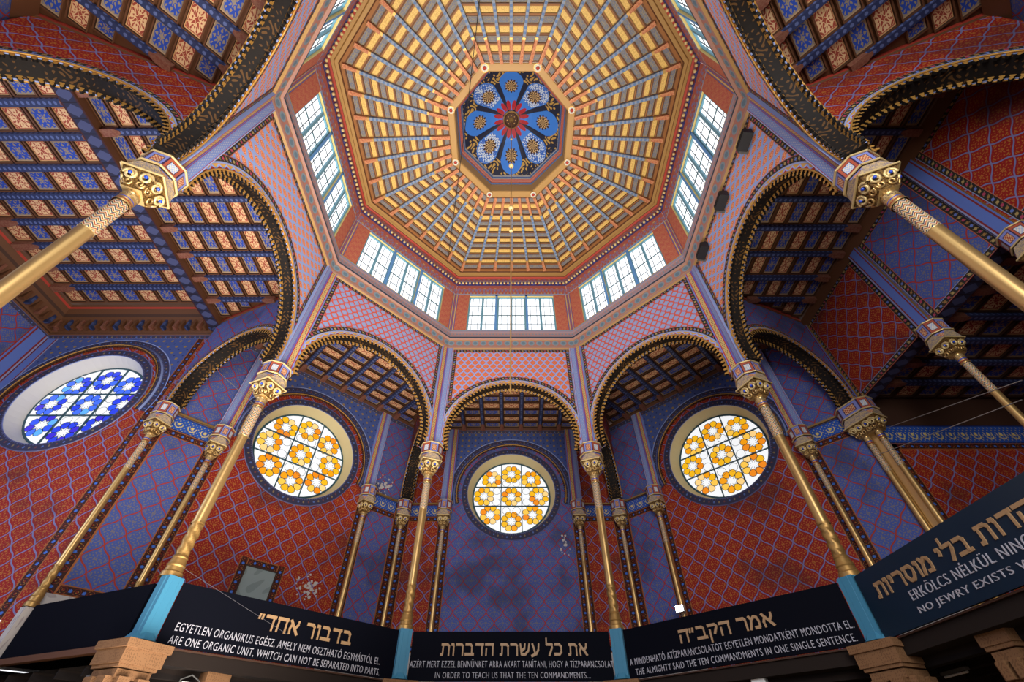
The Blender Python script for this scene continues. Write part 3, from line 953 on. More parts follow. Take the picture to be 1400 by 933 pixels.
# wall hatch in the front-left wall: a framed square opening closed by a grey board
F = Fr(-45); m = MB(); n = NWALL
tq, zq = 0.02, 6.50
for (a, b_, c_, d_) in ((-.72, .72, .52, .78), (-.72, .72, -.78, -.52)):
    m.strip([F.P(tq + a, n - .012, zq + c_), F.P(tq + b_, n - .012, zq + c_)], [F.P(tq + a, n - .012, zq + d_), F.P(tq + b_, n - .012, zq + d_)], 'star_border')
for s in (-1, 1):
    m.strip([F.P(tq + s * .50, n - .014, zq - .78), F.P(tq + s * .50, n - .014, zq + .78)], [F.P(tq + s * .76, n - .014, zq - .78), F.P(tq + s * .76, n - .014, zq + .78)], 'star_border')
m.build('hatch_surround', wfl)
m = MB(); m.box(F.P(tq, n + .02, zq), (1.04, .08, 1.08), 'grey_board', (F.t, F.n, up))
for s in (-1, 1):
    m.box(F.P(tq + s * .515, n - .03, zq), (.035, .06, 1.1), 'wood_dark', (F.t, F.n, up)); m.box(F.P(tq, n - .03, zq + s * .535), (1.06, .06, .035), 'wood_dark', (F.t, F.n, up))
m.build('hatch_board', wfl)

# places where the paint has flaked down to the plaster
def flakes(F, n, tc, zc, rt, rz, count, parent):
    m = MB(); rnd = random.Random(int(tc * 100 + zc * 10))
    for i in range(count):
        a = rnd.uniform(0, 2 * pi); q = rnd.random() ** .6
        cx, cz = tc + rt * q * cos(a), zc + rz * q * sin(a); r = rnd.uniform(.025, .10) * (1.1 - q * .6)
        k = rnd.randint(6, 9); ph = rnd.uniform(0, 6)
        m.face([F.P(cx + r * rnd.uniform(.5, 1.2) * cos(ph + 2 * pi * j / k), n - .004 - i * .0001, cz + r * rnd.uniform(.5, 1.2) * sin(ph + 2 * pi * j / k)) for j in range(k)], 'plaster_bare')
    m.build('bare_patch', parent)
flakes(Fr(-45), NWALL, 1.75, 6.85, .5, .5, 40, wfl)
flakes(Fr(-45), NWALL, 3.85, 11.75, .45, .5, 36, wfl)
flakes(Fr(0), NWALL, 2.35, 9.3, .3, .5, 12, wf)

# ------------------------------------------------------------------ ambulatory ceilings
def make_beam(parent, A, B, w_, h_, end=.55):
    A = Vector(A); B = Vector(B); d = B - A; L = d.length
    if L < 0.8: end = L * .3
    d.normalize(); x = d.cross(up).normalized(); m = MB()
    def seg(s0, s1, w0, w1, h0, h1, mm):
        a_ = A + d * s0; b_ = A + d * s1
        p = [a_ - x * w0, a_ - x * w0 - up * h0, a_ + x * w0 - up * h0, a_ + x * w0]; q = [b_ - x * w1, b_ - x * w1 - up * h1, b_ + x * w1 - up * h1, b_ + x * w1]
        for i in range(3): m.face([p[i], p[i + 1], q[i + 1], q[i]], mm, [(s0, 0), (s0, 1), (s1, 1), (s1, 0)])
        m.face(p, mm); m.face(q[::-1], mm)
    seg(0, end, w_ * .62, w_ * .62, h_ * 1.25, h_ * 1.1, 'beam_end')
    seg(end, end * 1.45, w_ * .62, w_ * .25, h_ * 1.1, h_ * .9, 'beam_end')
    seg(L - end, L, w_ * .62, w_ * .62, h_ * 1.1, h_ * 1.25, 'beam_end')
    seg(L - end * 1.45, L - end, w_ * .25, w_ * .62, h_ * .9, h_ * 1.1, 'beam_end')
    seg(end, L - end, w_ * .5, w_ * .5, h_ * .85, h_ * .85, 'beam_blue')
    m.build('beam', parent)

def bay(az, nm, n0, n1, z, pitch_t=1.0, rows=8, flip=0):
    F = Fr(az); m = MB()
    lim = lambda n_: n_ * T22 - .30
    m.face([F.P(-lim(n0) - .4, n0 - .05, z + .12), F.P(lim(n0) + .4, n0 - .05, z + .12), F.P(lim(n1) + .5, n1 + .5, z + .12), F.P(-lim(n1) - .5, n1 + .5, z + .12)], 'wood_brown')
    K = int(lim(n1) / pitch_t)
    lanes = [(-K + i) * pitch_t - pitch_t / 2 for i in range(2 * K + 2)]
    pn = (n1 - n0) / rows
    for i in range(len(lanes) - 1):
        for r in range(rows):
            a, b_ = n0 + r * pn, n0 + (r + 1) * pn
            L = lim(a)
            x0 = max(lanes[i] + .09, -L); x1 = min(lanes[i + 1] - .09, L)
            if x1 - x0 < .22: continue
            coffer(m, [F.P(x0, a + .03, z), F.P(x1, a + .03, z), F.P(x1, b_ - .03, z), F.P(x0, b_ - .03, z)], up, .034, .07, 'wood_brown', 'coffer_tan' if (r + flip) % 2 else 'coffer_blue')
    # sloping wooden trims along the transverse walls
    for s in (-1, 1):
        m.strip([F.P(s * lim(n0), n0, z - .06), F.P(s * lim(n1), n1, z - .06)], [F.P(s * (lim(n0) + .12), n0, z - .2), F.P(s * (lim(n1) + .12), n1, z - .2)], 'wood_brown')
        m.strip([F.P(s * lim(n0), n0, z + .1), F.P(s * lim(n1), n1, z + .1)], [F.P(s * lim(n0), n0, z - .06), F.P(s * lim(n1), n1, z - .06)], 'wood_red')
    c = m.build('ceiling_' + nm); tag(c, kind='structure')
    for x in lanes:
        st = n0
        if abs(x) > lim(n0): st = (abs(x) + .30) / T22
        if n1 - st < .5: continue
        make_beam(c, F.P(x, st + .02, z + .02), F.P(x, n1 - .02, z + .02), .17, .17, .36)
    return c
for az, nm in SIDES.items():
    bay(az, 'ambulatory_' + nm, 7.80, 12.0 if abs(az) != 90 else 11.85, ZCEIL, flip=1)

# ------------------------------------------------------------------ left bay with the blue round window
XL, YL, ZL = -19.05, 5.10, 16.25
FL = Fr(0)
m = MB(); tc = -15.65
Q = lambda x0, x1, z0, z1, mm: m.face([(x0, YL, z0), (x1, YL, z0), (x1, YL, z1), (x0, YL, z1)], mm, [(x0, z0), (x1, z0), (x1, z1), (x0, z1)])
holed_panel(m, FL, YL, tc, tc - 2.85, tc + 2.85, 5.2, 14.95, 'damask_red', 2.66, 'star_field')
Q(tc - 2.85, tc + 2.85, 3.6, 5.2, 'damask_red')
m.strip([(tc + 2.85, YL, 4.6), (tc + 2.85, YL, 14.95)], [(tc + 3.12, YL, 4.6), (tc + 3.12, YL, 14.95)], 'star_border')
Q(tc + 3.12, -12.0, 3.6, 14.95, 'damask_red')
m.strip([(tc - 2.85, YL, 3.6), (tc - 2.85, YL, 14.95)], [(XL, YL, 3.6), (XL, YL, 14.95)], 'pilaster_dull')
wl = m.build('wall_left'); tag(wl, kind='structure')
molding_arch(FL, tc, YL, 2.68, wl)
rose_window(FL, tc, YL, 'rose_cobalt', True)
m = MB()
y0 = -6.0
m.face([(XL, YL, 3.6), (XL, y0, 3.6), (XL, y0, 15), (XL, YL, 15)], 'damask_blue', [(0, 3.6), (11.1, 3.6), (11.1, 15), (0, 15)])
for y in (YL - .02, 1.9, -1.6):
    m.strip([(XL + .08, y, 3.6), (XL + .08, y, 15)], [(XL + .08, y - .62, 3.6), (XL + .08, y - .62, 15)], 'pilaster_dull')
    m.strip([(XL, y - .62, 3.6), (XL, y - .62, 15)], [(XL + .08, y - .62, 3.6), (XL + .08, y - .62, 15)], 'wood_red')
tag(m.build('wall_left_outer'), kind='structure')
# cornice with dentils around the left bay
m = MB()
def corn(A, B, inn):
    A = Vector(A); B = Vector(B); inn = Vector(inn)
    pr_ = [(0, 14.92, 'dark_border'), (.06, 15.08, 'wood_brown'), (.10, 15.14, 'wood_dark'), (.10, 15.2, 'coffer_tan'), (.38, 15.75, 'wood_brown'), (.42, 15.82, 'wood_dark'), (.50, 15.9, 'wood_brown'), (.62, 16.1, 'wood_red'), (.66, 16.18, 'wood_brown'), (.72, 16.24, 'wood_brown')]
    for i in range(len(pr_) - 1):
        d0, z0, mm = pr_[i]; d1, z1, _ = pr_[i + 1]
        if mm == 'coffer_tan': mm = 'wood_brown'
        m.strip([A + inn * d0 + up * z0, B + inn * d0 + up * z0], [A + inn * d1 + up * z1, B + inn * d1 + up * z1], mm)
    L = (B - A).length; N = int(L / .24); d = (B - A).normalized()
    for i in range(N):
        c = A + d * ((i + .5) * L / N) + inn * .27 + up * 15.46
        m.box(c, (.10, .20, .44), ('wood_brown', 'beam_end', 'wood_brown', 'beam_blue')[i % 4], (d, inn, up))
corn((XL, YL, 0), (-12.2, YL, 0), (0, -1, 0)); corn((XL, y0, 0), (XL, YL, 0), (1, 0, 0))
tag(m.build('trim_left_bay_cornice'), kind='structure')
m = MB()
xs0, xs1 = XL + .72, -12.25
NXc = 8; px = (xs1 - xs0) / NXc; py = .93
ny = int((YL - .72 - y0) / py)
m.face([(XL, y0, ZL + .14), (xs1 + .3, y0, ZL + .14), (xs1 + .3, YL, ZL + .14), (XL, YL, ZL + .14)], 'wood_brown')
for j in range(ny):
    ya = YL - .72 - (j + 1) * py + .10; yb = YL - .72 - j * py - .10
    for i in range(NXc):
        xa = xs0 + i * px + .02; xb = xs0 + (i + 1) * px - .02
        coffer(m, [(xa, ya, ZL), (xb, ya, ZL), (xb, yb, ZL), (xa, yb, ZL)], up, .055, .07, 'wood_brown', 'coffer_tan' if i % 2 == 0 else 'coffer_blue')
cl = m.build('ceiling_left_bay'); tag(cl, kind='structure')
for j in range(1, ny + 1):
    y = YL - .72 - j * py
    make_beam(cl, (xs0, y, ZL + .02), (xs1, y, ZL + .02), .20, .20, .62)
# diamond-painted girder between left bay and ambulatory
m = MB()
gx0, gx1, gz = -12.35, -11.85, 15.25
m.strip([(gx0, YL, gz), (gx0, -7, gz)], [(gx1, YL, gz), (gx1, -7, gz)], 'diamond_beam')
m.strip([(gx0, YL, gz), (gx0, -7, gz)], [(gx0, YL, ZL + .15), (gx0, -7, ZL + .15)], 'wood_brown')
m.strip([(gx1, YL, gz), (gx1, -7, gz)], [(gx1, YL, ZCEIL + .15), (gx1, -7, ZCEIL + .15)], 'wood_brown')
tag(m.build('trim_left_girder'), kind='structure')

# ------------------------------------------------------------------ right colonnade and the deep bay behind it
XR = 12.0
m = MB()
ys = [4.9, 1.30, -1.62, -5.0]
ZLN = 11.25
for i in range(3):
    ya, yb = ys[i] - .02, ys[i + 1] + .02
    mm = 'damask_blue' if i == 1 else 'damask_red'
    m.face([(XR, ya, ZLN), (XR, yb, ZLN), (XR, yb, 15.3), (XR, ya, 15.3)], mm, [(-ya, ZLN), (-yb, ZLN), (-yb, 15.3), (-ya, 15.3)])
    bw = .20; e = .23; d = .012
    a_, b_ = ya - e, yb + e
    m.strip([(XR - d, a_, ZLN + bw), (XR - d, b_, ZLN + bw)], [(XR - d, a_, ZLN), (XR - d, b_, ZLN)], 'floral_border')
    m.strip([(XR - d - .001, a_, ZLN), (XR - d - .001, a_, 15.2)], [(XR - d - .001, a_ - bw, ZLN), (XR - d - .001, a_ - bw, 15.2)], 'floral_border')
    m.strip([(XR - d - .001, b_, ZLN), (XR - d - .001, b_, 15.2)], [(XR - d - .001, b_ + bw, ZLN), (XR - d - .001, b_ + bw, 15.2)], 'floral_border')
    m.strip([(XR - d, a_, 15.2), (XR - d, b_, 15.2)], [(XR - d, a_, 15.0), (XR - d, b_, 15.0)], 'floral_border')
m.strip([(XR, 5.0, ZLN), (XR, -5.0, ZLN)], [(XR + .45, 5.0, ZLN), (XR + .45, -5.0, ZLN)], 'diamond_beam')
m.face([(XR + .45, 5, ZLN), (XR + .45, -5, ZLN), (XR + .45, -5, 15.5), (XR + .45, 5, 15.5)], 'wood_dark')
m.strip([(XR - .02, 5, 15.15), (XR - .02, -5, 15.15)], [(XR - .16, 5, 15.48), (XR - .16, -5, 15.48)], 'wood_brown')
wr = m.build('wall_right'); tag(wr, kind='structure')
for y in (4.78, 1.30, -1.62, -4.9):
    p = MB(); xx = XR - .09
    p.strip([(xx, y + .20, 11.2), (xx, y + .20, 15.2)], [(xx, y - .20, 11.2), (xx, y - .20, 15.2)], 'pilaster_dull')
    for s in (-1, 1): p.strip([(xx, y + s * .20, 11.2), (xx, y + s * .20, 15.2)], [(XR, y + s * .20, 11.2), (XR, y + s * .20, 15.2)], 'gold_aged')
    p.build('pilaster', wr)
m = MB(); yy = 5.06
Q = lambda x0, x1, z0, z1, mm: m.face([(x0, yy, z0), (x1, yy, z0), (x1, yy, z1), (x0, yy, z1)], mm, [(x0, z0), (x1, z0), (x1, z1), (x0, z1)])
m.strip([(12.3, yy, 3.6), (12.3, yy, 9.75)], [(12.57, yy, 3.6), (12.57, yy, 9.75)], 'star_border')
Q(12.57, 19, 3.6, 9.55, 'damask_red')
m.strip([(12.3, yy, 9.55), (19, yy, 9.55)], [(12.3, yy, 9.78), (19, yy, 9.78)], 'star_border')
m.strip([(12.3, yy, 9.78), (19, yy, 9.78)], [(12.3, yy, 10.5), (19, yy, 10.5)], 'blue_frieze')
Q(12.0, 19, 10.5, 12.0, 'wood_dark'); Q(11.9, 12.3, 3.6, 10.5, 'damask_red')
tag(m.build('wall_right_bay'), kind='structure')
m = MB()
m.face([(19, yy, 3.6), (19, -8, 3.6), (19, -8, 12), (19, yy, 12)], 'damask_red', [(0, 3.6), (13, 3.6), (13, 12), (0, 12)])
tag(m.build('wall_right_outer'), kind='structure')
m = MB()
zr = 11.62
m.face([(12.2, -8, zr + .12), (19.1, -8, zr + .12), (19.1, yy, zr + .12), (12.2, yy, zr + .12)], 'wood_dark')
for i in range(8):
    for j in range(12):
        xa = 12.7 + i * .78; yb = yy - .15 - j * .95
        coffer(m, [(xa, yb - .75, zr), (xa + .72, yb - .75, zr), (xa + .72, yb, zr), (xa, yb, zr)], up, .05, .06, 'wood_dark', 'coffer_tan' if i % 2 else 'coffer_blue')
cr = m.build('ceiling_right_bay'); tag(cr, kind='structure')
for j in range(12):
    y = yy - .15 - j * .95 - .85
    make_beam(cr, (12.6, y, zr + .02), (19.0, y, zr + .02), .18, .18, .5)

# ------------------------------------------------------------------ columns
def scroll(m, c, ux, uy, r, turns, sgn, tr_, mm):
    pts = []
    for i in range(15):
        f = i / 14; a = sgn * (f * turns * 2 * pi); rr = r * (1 - .72 * f)
        pts.append(Vector(c) + ux * (rr * cos(a)) + uy * (rr * sin(a)))
    m.tube(pts, tr_, mm, 5)

def build_column(zb, r, kx, main=True, twin=0.0):
    """gilded column, local origin on its base; +Y is the side turned to the hall centre"""
    root = empty('gilded_column', (0, 0, zb))
    def part(m, name, par=None): return m.build(name, par or root)
    L = lambda z: z - zb
    offs = (0,) if not twin else (-twin, twin)
    bt = zb + .48
    m = MB()
    for ox in offs:
        m.lathe([(r * 1.65, L(zb), 'gold_aged'), (r * 1.62, L(zb + .10), 'gold_aged'), (r * 1.40, L(zb + .13), 'gold_aged'), (r * 1.30, L(zb + .22), 'gold_aged'), (r * 1.42, L(zb + .25), 'gold_aged'), (r * 1.30, L(zb + .30), 'gold_aged'), (r * 1.12, L(zb + .40), 'gold_aged'), (r * 1.2, L(zb + .43), 'gold_aged'), (r * 1.02, L(bt), 'gold_aged')], 16, (ox, 0))
    part(m, 'base')
    # shaft
    zs1 = bt + (.72 if main else .5); zt0 = 8.62 if main else 8.75; zt1 = 9.62 if main else 9.7
    m = MB()
    for ox in offs:
        spz = [bt + (zs1 - bt) * i / 16 for i in range(17)]
        m.lathe([(r, L(z), 'gold_aged') for z in spz], 16, (ox, 0), mod=lambda a, z, rr: rr * .10 * sin(3 * a + z * 26))
        m.lathe([(r * 1.12, L(zs1), 'gold_aged'), (r * 1.12, L(zs1 + .04), 'gold_aged')], 16, (ox, 0))
        m.lathe([(r * .99, L(zs1), 'gold'), (r * .98, L((zs1 + zt0) / 2), 'gold'), (r * .95, L(zt0), 'gold'), (r * 1.0, L(zt0 + .01), 'chevron'), (r * .97, L(zt1), 'chevron')], 18, (ox, 0))
    part(m, 'shaft')
    m = MB()
    for ox in offs:
        z = zt1
        m.lathe([(r * 1.15, L(z), 'gold'), (r * 1.2, L(z + .03), 'gold'), (r * 1.12, L(z + .06), 'wood_red'), (r * 1.05, L(z + .09), 'gold'), (r * 1.10, L(z + .13), 'jewel_blue'), (r * 1.05, L(z + .16), 'gold'), (r * 1.12, L(z + .22), 'capital_gold'), (r * 1.05, L(z + .30), 'gold'), (r * 1.15, L(z + .33), 'gold'), (r * 1.0, L(z + .36), 'gold')], 16, (ox, 0))
        zf = z + .36
        m.lathe([(r * .95, L(zf), 'gold'), (r * 1.15, L(zf + .18), 'gold'), (r * 1.45, L(zf + .36), 'gold')], 48, (ox, 0), mod=lambda a, z, rr: rr * .07 * (1 if sin(12 * a) > 0 else -1))
    part(m, 'neck')
    # capital
    kxx = kx * (1.0 if not twin else 1.0); wx = twin
    m = MB(); zc0 = 10.02; zc1 = 10.46
    sq = lambda h, z: [(-h - wx, -h, L(z)), (h + wx, -h, L(z)), (h + wx, h, L(z)), (-h - wx, h, L(z))]
    lev = [(.17 * kx, zc0), (.20 * kx, zc0 + .12), (.27 * kx, zc0 + .30), (.34 * kx, zc1)]
    for i in range(3):
        A = sq(*lev[i]); B = sq(*lev[i + 1])
        for j in range(4):
            k = (j + 1) % 4; m.face([A[j], A[k], B[k], B[j]], 'basket', [(0, 0), (.5, 0), (.5, .3), (0, .3)])
    m.face(sq(.17 * kx, zc0)[::-1], 'capital_gold')
    for j in range(4):
        nx = Vector((0, -1, 0)) if j == 0 else Vector((1, 0, 0)) if j == 1 else Vector((0, 1, 0)) if j == 2 else Vector((-1, 0, 0))
        tx = Vector((-nx.y, nx.x, 0)); ext = wx if abs(nx.x) > .5 else 0
        tilt = (up * .92 + nx * .38).normalized()
        for q in ((-1, 1) if not (twin and ext == 0) else (-2.6, -1, 1, 2.6)):
            c = nx * (.285 * kx + ext) + tx * (q * .135 * kx) + up * L(zc0 + .27)
            scroll(m, c, tx * (1 if q > 0 else -1), tilt, .125 * kx, 1.6, 1, .030 * kx, 'gold_bright')
            c2 = nx * (.22 * kx + ext) + tx * (q * .10 * kx) + up * L(zc0 + .12)
            scroll(m, c2, tx * (1 if q > 0 else -1), -tilt, .085 * kx, 1.2, 1, .026 * kx, 'gold')
    # raised frame above the scrolls
    A = sq(.36 * kx, zc1)
    for j in range(4): m.tube([A[j], A[(j + 1) % 4]], .024 * kx, 'gold_bright', 6)
    cap = part(m, 'capital')
    for j in range(4):
        nx = [Vector((0, -1, 0)), Vector((1, 0, 0)), Vector((0, 1, 0)), Vector((-1, 0, 0))][j]
        tx = Vector((-nx.y, nx.x, 0)); ext = wx if abs(nx.x) > .5 else 0
        for q in (-1, 1):
            g = MB(); c = nx * (.315 * kx + ext) + tx * (q * .135 * kx) + up * L(zc0 + .28); g.ball(c, .038 * kx, 'jewel_blue', 8, 6); part(g, 'jewel', cap)
    # lunettes up to the octagonal impost block
    m = MB(); zi0, zi1 = 10.72, 11.22; R8 = .385 * kx
    oc = lambda h, z: [(h * cos(pi / 8 + j * pi / 4) / cos(pi / 8) + (wx if cos(pi / 8 + j * pi / 4) > 0 else -wx), h * sin(pi / 8 + j * pi / 4) / cos(pi / 8), L(z)) for j in range(8)]
    O = oc(R8 * .96, zi0); Sq = sq(.34 * kx, zc1)
    sqc = [Sq[2], Sq[2], Sq[3], Sq[3], Sq[0], Sq[0], Sq[1], Sq[1]]
    # octagon vertex j sits between directions; match each to its nearest square corner
    for j in range(8):
        k = (j + 1) % 8
        near = lambda p: min(Sq, key=lambda s_: (s_[0] - p[0]) ** 2 + (s_[1] - p[1]) ** 2)
        a_, b_ = near(O[j]), near(O[k])
        if a_ == b_: m.face([a_, O[j], O[k]], 'impost_a', [(.5, 0), (0, 1), (1, 1)])
        else: m.face([a_, b_, O[k], O[j]], 'lunette', [(0, 0), (1, 0), (1, 1), (0, 1)])
    part(m, 'lunette')
    m = MB()
    P0 = oc(R8, zi0 + .03); P1 = oc(R8, zi1 - .03)
    for j in range(8):
        k = (j + 1) % 8
        m.face([P0[j], P0[k], P1[k], P1[j]], 'impost_a' if j % 2 else 'impost_b', [(0, 0), (1, 0), (1, 1), (0, 1)])
    m.face(oc(R8, zi0 + .03)[::-1], 'gold_aged'); m.face(P1, 'gold_aged')
    for z in (zi0 + .03, zi1 - .03):
        O2 = oc(R8 * 1.04, z)
        for j in range(8): m.tube([O2[j], O2[(j + 1) % 8]], .026 * kx, 'gold_bright', 6)
    part(m, 'impost_block')
    if twin:
        g = MB(); g.box((0, -.10, L(7.55)), (.30, .06, 5.1), 'gold'); part(g, 'gold_strip')
    if not main:
        g = MB(); g.box((0, .02, L(zb - .60)), (.26 + 2 * twin, .22, 1.16), 'plaster_bare'); part(g, 'plinth')
    return root

def place(o, az, dist, label, group=None, rz=None, xy=None):
    a = radians(az)
    x, y = (dist * sin(a), dist * cos(a)) if xy is None else xy
    o.location.x = x; o.location.y = y
    o.rotation_euler = (0, 0, -a + pi if rz is None else rz)
    tag(o, label, 'column', group, 'thing')
mc = build_column(4.90, .132, 1.0)
G1 = 'slender columns of the octagon'
spots = [(-22.5, 'slender gilded column on the blue pedestal at the left end of the central sign'),
         (22.5, 'slender gilded column on the blue pedestal at the right end of the central sign'),
         (-67.5, 'slender gilded column on the blue pedestal at the left end of the ORGANIC UNIT sign'),
         (67.5, 'slender gilded column on the blue pedestal between the SINGLE SENTENCE and NO JEWRY signs'),
         (-112.5, 'thick gilded column running out of the left edge of the photo'),
         (112.5, 'thick gilded column running out of the right edge of the photo')]
for i, (az, lb) in enumerate(spots):
    o = mc if i == 0 else copy_tree(mc)
    place(o, az, 8.0, lb, G1)
ec = build_column(4.83, .092, .80, main=False)
G2 = 'thin columns engaged in the outer wall'
def on(az, t, n=11.88):
    F = Fr(az); p = F.P(t, n, 0); return (p.x, p.y)
espots = [(0, -3.05, 'thin gilded wall column at the left of the central round window'),
          (0, 3.05, 'thin gilded wall column at the right of the central round window'),
          (-45, 3.05, 'thin gilded wall column just right of the left amber round window'),
          (-45, -3.05, 'thin gilded wall column on the right edge of the tall blue panel at left'),
          (45, -3.05, 'thin gilded wall column left of the right amber window, above the lit floodlight'),
          (45, 3.05, 'thin gilded wall column just right of the right amber round window')]
first = True
for az, t, lb in espots:
    o = ec if first else copy_tree(ec); first = False
    place(o, az, 0, lb, G2, xy=on(az, t))
cs = 11.86 / cos(pi / 8)
for az, lb in ((-22.5, 'thin gilded wall column in the corner between the central and left amber windows'),
               (22.5, 'thin gilded wall column in the corner between the central and right amber windows'),
               (-67.5, 'thin gilded wall column between the blue round window and the tall blue panel')):
    o = copy_tree(ec); place(o, az, cs, lb, G2)
for y, lb in ((1.30, 'gilded column of the dark right bay, nearer to the amber window'), (-1.62, 'gilded column of the dark right bay cut by the right edge of the photo')):
    o = copy_tree(ec); place(o, 90, 0, lb, G2, xy=(12.0, y))
tw = build_column(4.83, .092, .92, main=False, twin=.20)
place(tw, 67.5, cs, 'pair of gilded wall columns joined by a flat gold strip under one capital', None)
tw.name = 'twin_column'

# ------------------------------------------------------------------ gallery: floor, pedestals, stone columns, sign boards
m = MB()
for k in range(8):
    if k in (4, 6): continue
    F = Fr(45 * k); n0, n1 = 7.34, 12.4
    for z, mm in ((3.66, 'gallery_dark'), (3.38, 'gallery_dark')):
        m.face([F.P(-n0 * T22, n0, z), F.P(n0 * T22, n0, z), F.P(n1 * T22, n1, z), F.P(-n1 * T22, n1, z)], mm, [(-3, 0), (3, 0), (5, 5), (-5, 5)])
    m.face([F.P(-n0 * T22, n0, 3.38), F.P(n0 * T22, n0, 3.38), F.P(n0 * T22, n0, 3.66), F.P(-n0 * T22, n0, 3.66)], 'gallery_dark')
    for j in range(6):
        nn = 7.8 + j * .8
        m.box(F.P(0, nn, 3.30), (2 * nn * T22 - .1, .16, .18), 'gallery_dark', (F.t, F.n, up))
m.face([(19, -7, 3.45), (12, -7, 3.45), (12, 5.1, 3.45), (19, 5.1, 3.45)], 'gallery_dark')
tag(m.build('floor_gallery'), kind='structure')
m = MB()
for k in (0, 1, 7, 2, 6):
    F = Fr(45 * k); m.face([F.P(-5.1, 12.3, 0), F.P(5.1, 12.3, 0), F.P(5.1, 12.3, 3.6), F.P(-5.1, 12.3, 3.6)], 'gallery_dark', [(-5, 0), (5, 0), (5, 4), (-5, 4)])
for (xa, ya, xb, yb) in ((-12.2, 5.15, -19.1, 5.15), (-19.1, 5.15, -19.1, -7), (12.2, 5.15, 19.1, 5.15), (19.1, 5.15, 19.1, -7)):
    m.face([(xa, ya, 0), (xb, yb, 0), (xb, yb, 3.62), (xa, ya, 3.62)], 'gallery_dark', [(0, 0), (7, 0), (7, 4), (0, 4)])
tag(m.build('wall_ground_storey'), kind='structure')

def pedestal():
    m = MB(); zb = 3.70
    m.lathe([(.30, 0, 'pedestal_blue'), (.20, .14, 'pedestal_blue'), (.20, 1.20, 'pedestal_blue'), (.0, 1.20, 'pedestal_blue')], 8, rot=pi / 8, smooth=False)
    # square front post
    m.box((0, .06, .60), (.34, .24, 1.20), 'pedestal_blue')
    return m.build('pedestal', loc=(0, 0, zb))
pd = pedestal()
for i, (az, lb) in enumerate(((-22.5, 'light blue pedestal at the left end of the central black sign'), (22.5, 'light blue pedestal at the right end of the central black sign'),
                              (-67.5, 'light blue pedestal between the blank dark board and the ORGANIC UNIT sign'), (67.5, 'light blue pedestal between the SINGLE SENTENCE and NO JEWRY signs'))):
    o = pd if i == 0 else pd.copy()
    if i: COL.objects.link(o)
    a = radians(az); o.location = (7.93 * sin(a), 7.93 * cos(a), 3.70); o.rotation_euler = (0, 0, pi - a)
    tag(o, lb, 'pedestal', 'light blue pedestals on the gallery edge', 'thing')

def stone_column(big=True):
    root = empty('stone_column', (0, 0, 0))
    k = 1.0 if big else .62
    m = MB()
    for ox, oy in (((-.15, -.15), (.15, -.15), (.15, .15), (-.15, .15)) if big else ((0, 0),)):
        m.lathe([(.17 * k, 0, 'stone'), (.15 * k, .3, 'stone'), (.14 * k, 2.75, 'stone')], 12, (ox * k, oy * k), mod=lambda a, z, rr: rr * .05 * sin(z * 21))
    m.build('shaft', root)
    m = MB()
    for z, h, s_ in ((2.78, .10, .27), (2.93, .20, .33), (3.12, .14, .37), (3.27, .12, .42), (3.40, .26, .46)):
        m.box((0, 0, z), (2 * s_ * k * .9, 2 * s_ * k * .9, h), 'stone', uvm=True)
    for q in (-1, 1):
        for ax_ in (0, 1):
            for s_ in (-1, 1):
                c = [q * .18 * k, s_ * .33 * k, 2.95] if ax_ == 0 else [s_ * .33 * k, q * .18 * k, 2.95]
                m.box(c, (.22 * k, .22 * k, .24), 'stone', uvm=True)
    m.box((0, 0, 3.585), (.92 * k, .92 * k, .14), 'stone', uvm=True)
    m.build('capital', root)
    return root
sb = stone_column()
G3 = 'stone columns carrying the gallery'
for i, (az, lb) in enumerate(((-22.5, 'thick stone column under the pedestal left of the central sign, barely in frame'), (22.5, 'thick stone column under the pedestal right of the central sign, barely in frame'),
                              (-67.5, 'thick stone column with stepped capital under the left blue pedestal'), (67.5, 'thick stone column with stepped capital under the right blue pedestal'))):
    o = sb if i == 0 else copy_tree(sb)
    a = radians(az); o.location = (7.95 * sin(a), 7.95 * cos(a), 0); o.rotation_euler = (0, 0, -a)
    tag(o, lb, 'column', G3, 'thing')
ss_ = stone_column(False)
for i, (x, y, lb) in enumerate(((-6.3, 4.4, 'small stone bracket column under the ORGANIC UNIT sign'), (5.05, 5.75, 'small stone bracket column under the SINGLE SENTENCE sign'), (7.62, .93, 'slim stone column under the NO JEWRY sign at lower right'))):
    o = ss_ if i == 0 else copy_tree(ss_)
    k = (hypot(x, y) + .15) / hypot(x, y)
    o.location = (x * k, y * k, -.06); o.rotation_euler = (0, 0, -atan2(x, y))
    tag(o, lb, 'column', G3, 'thing')

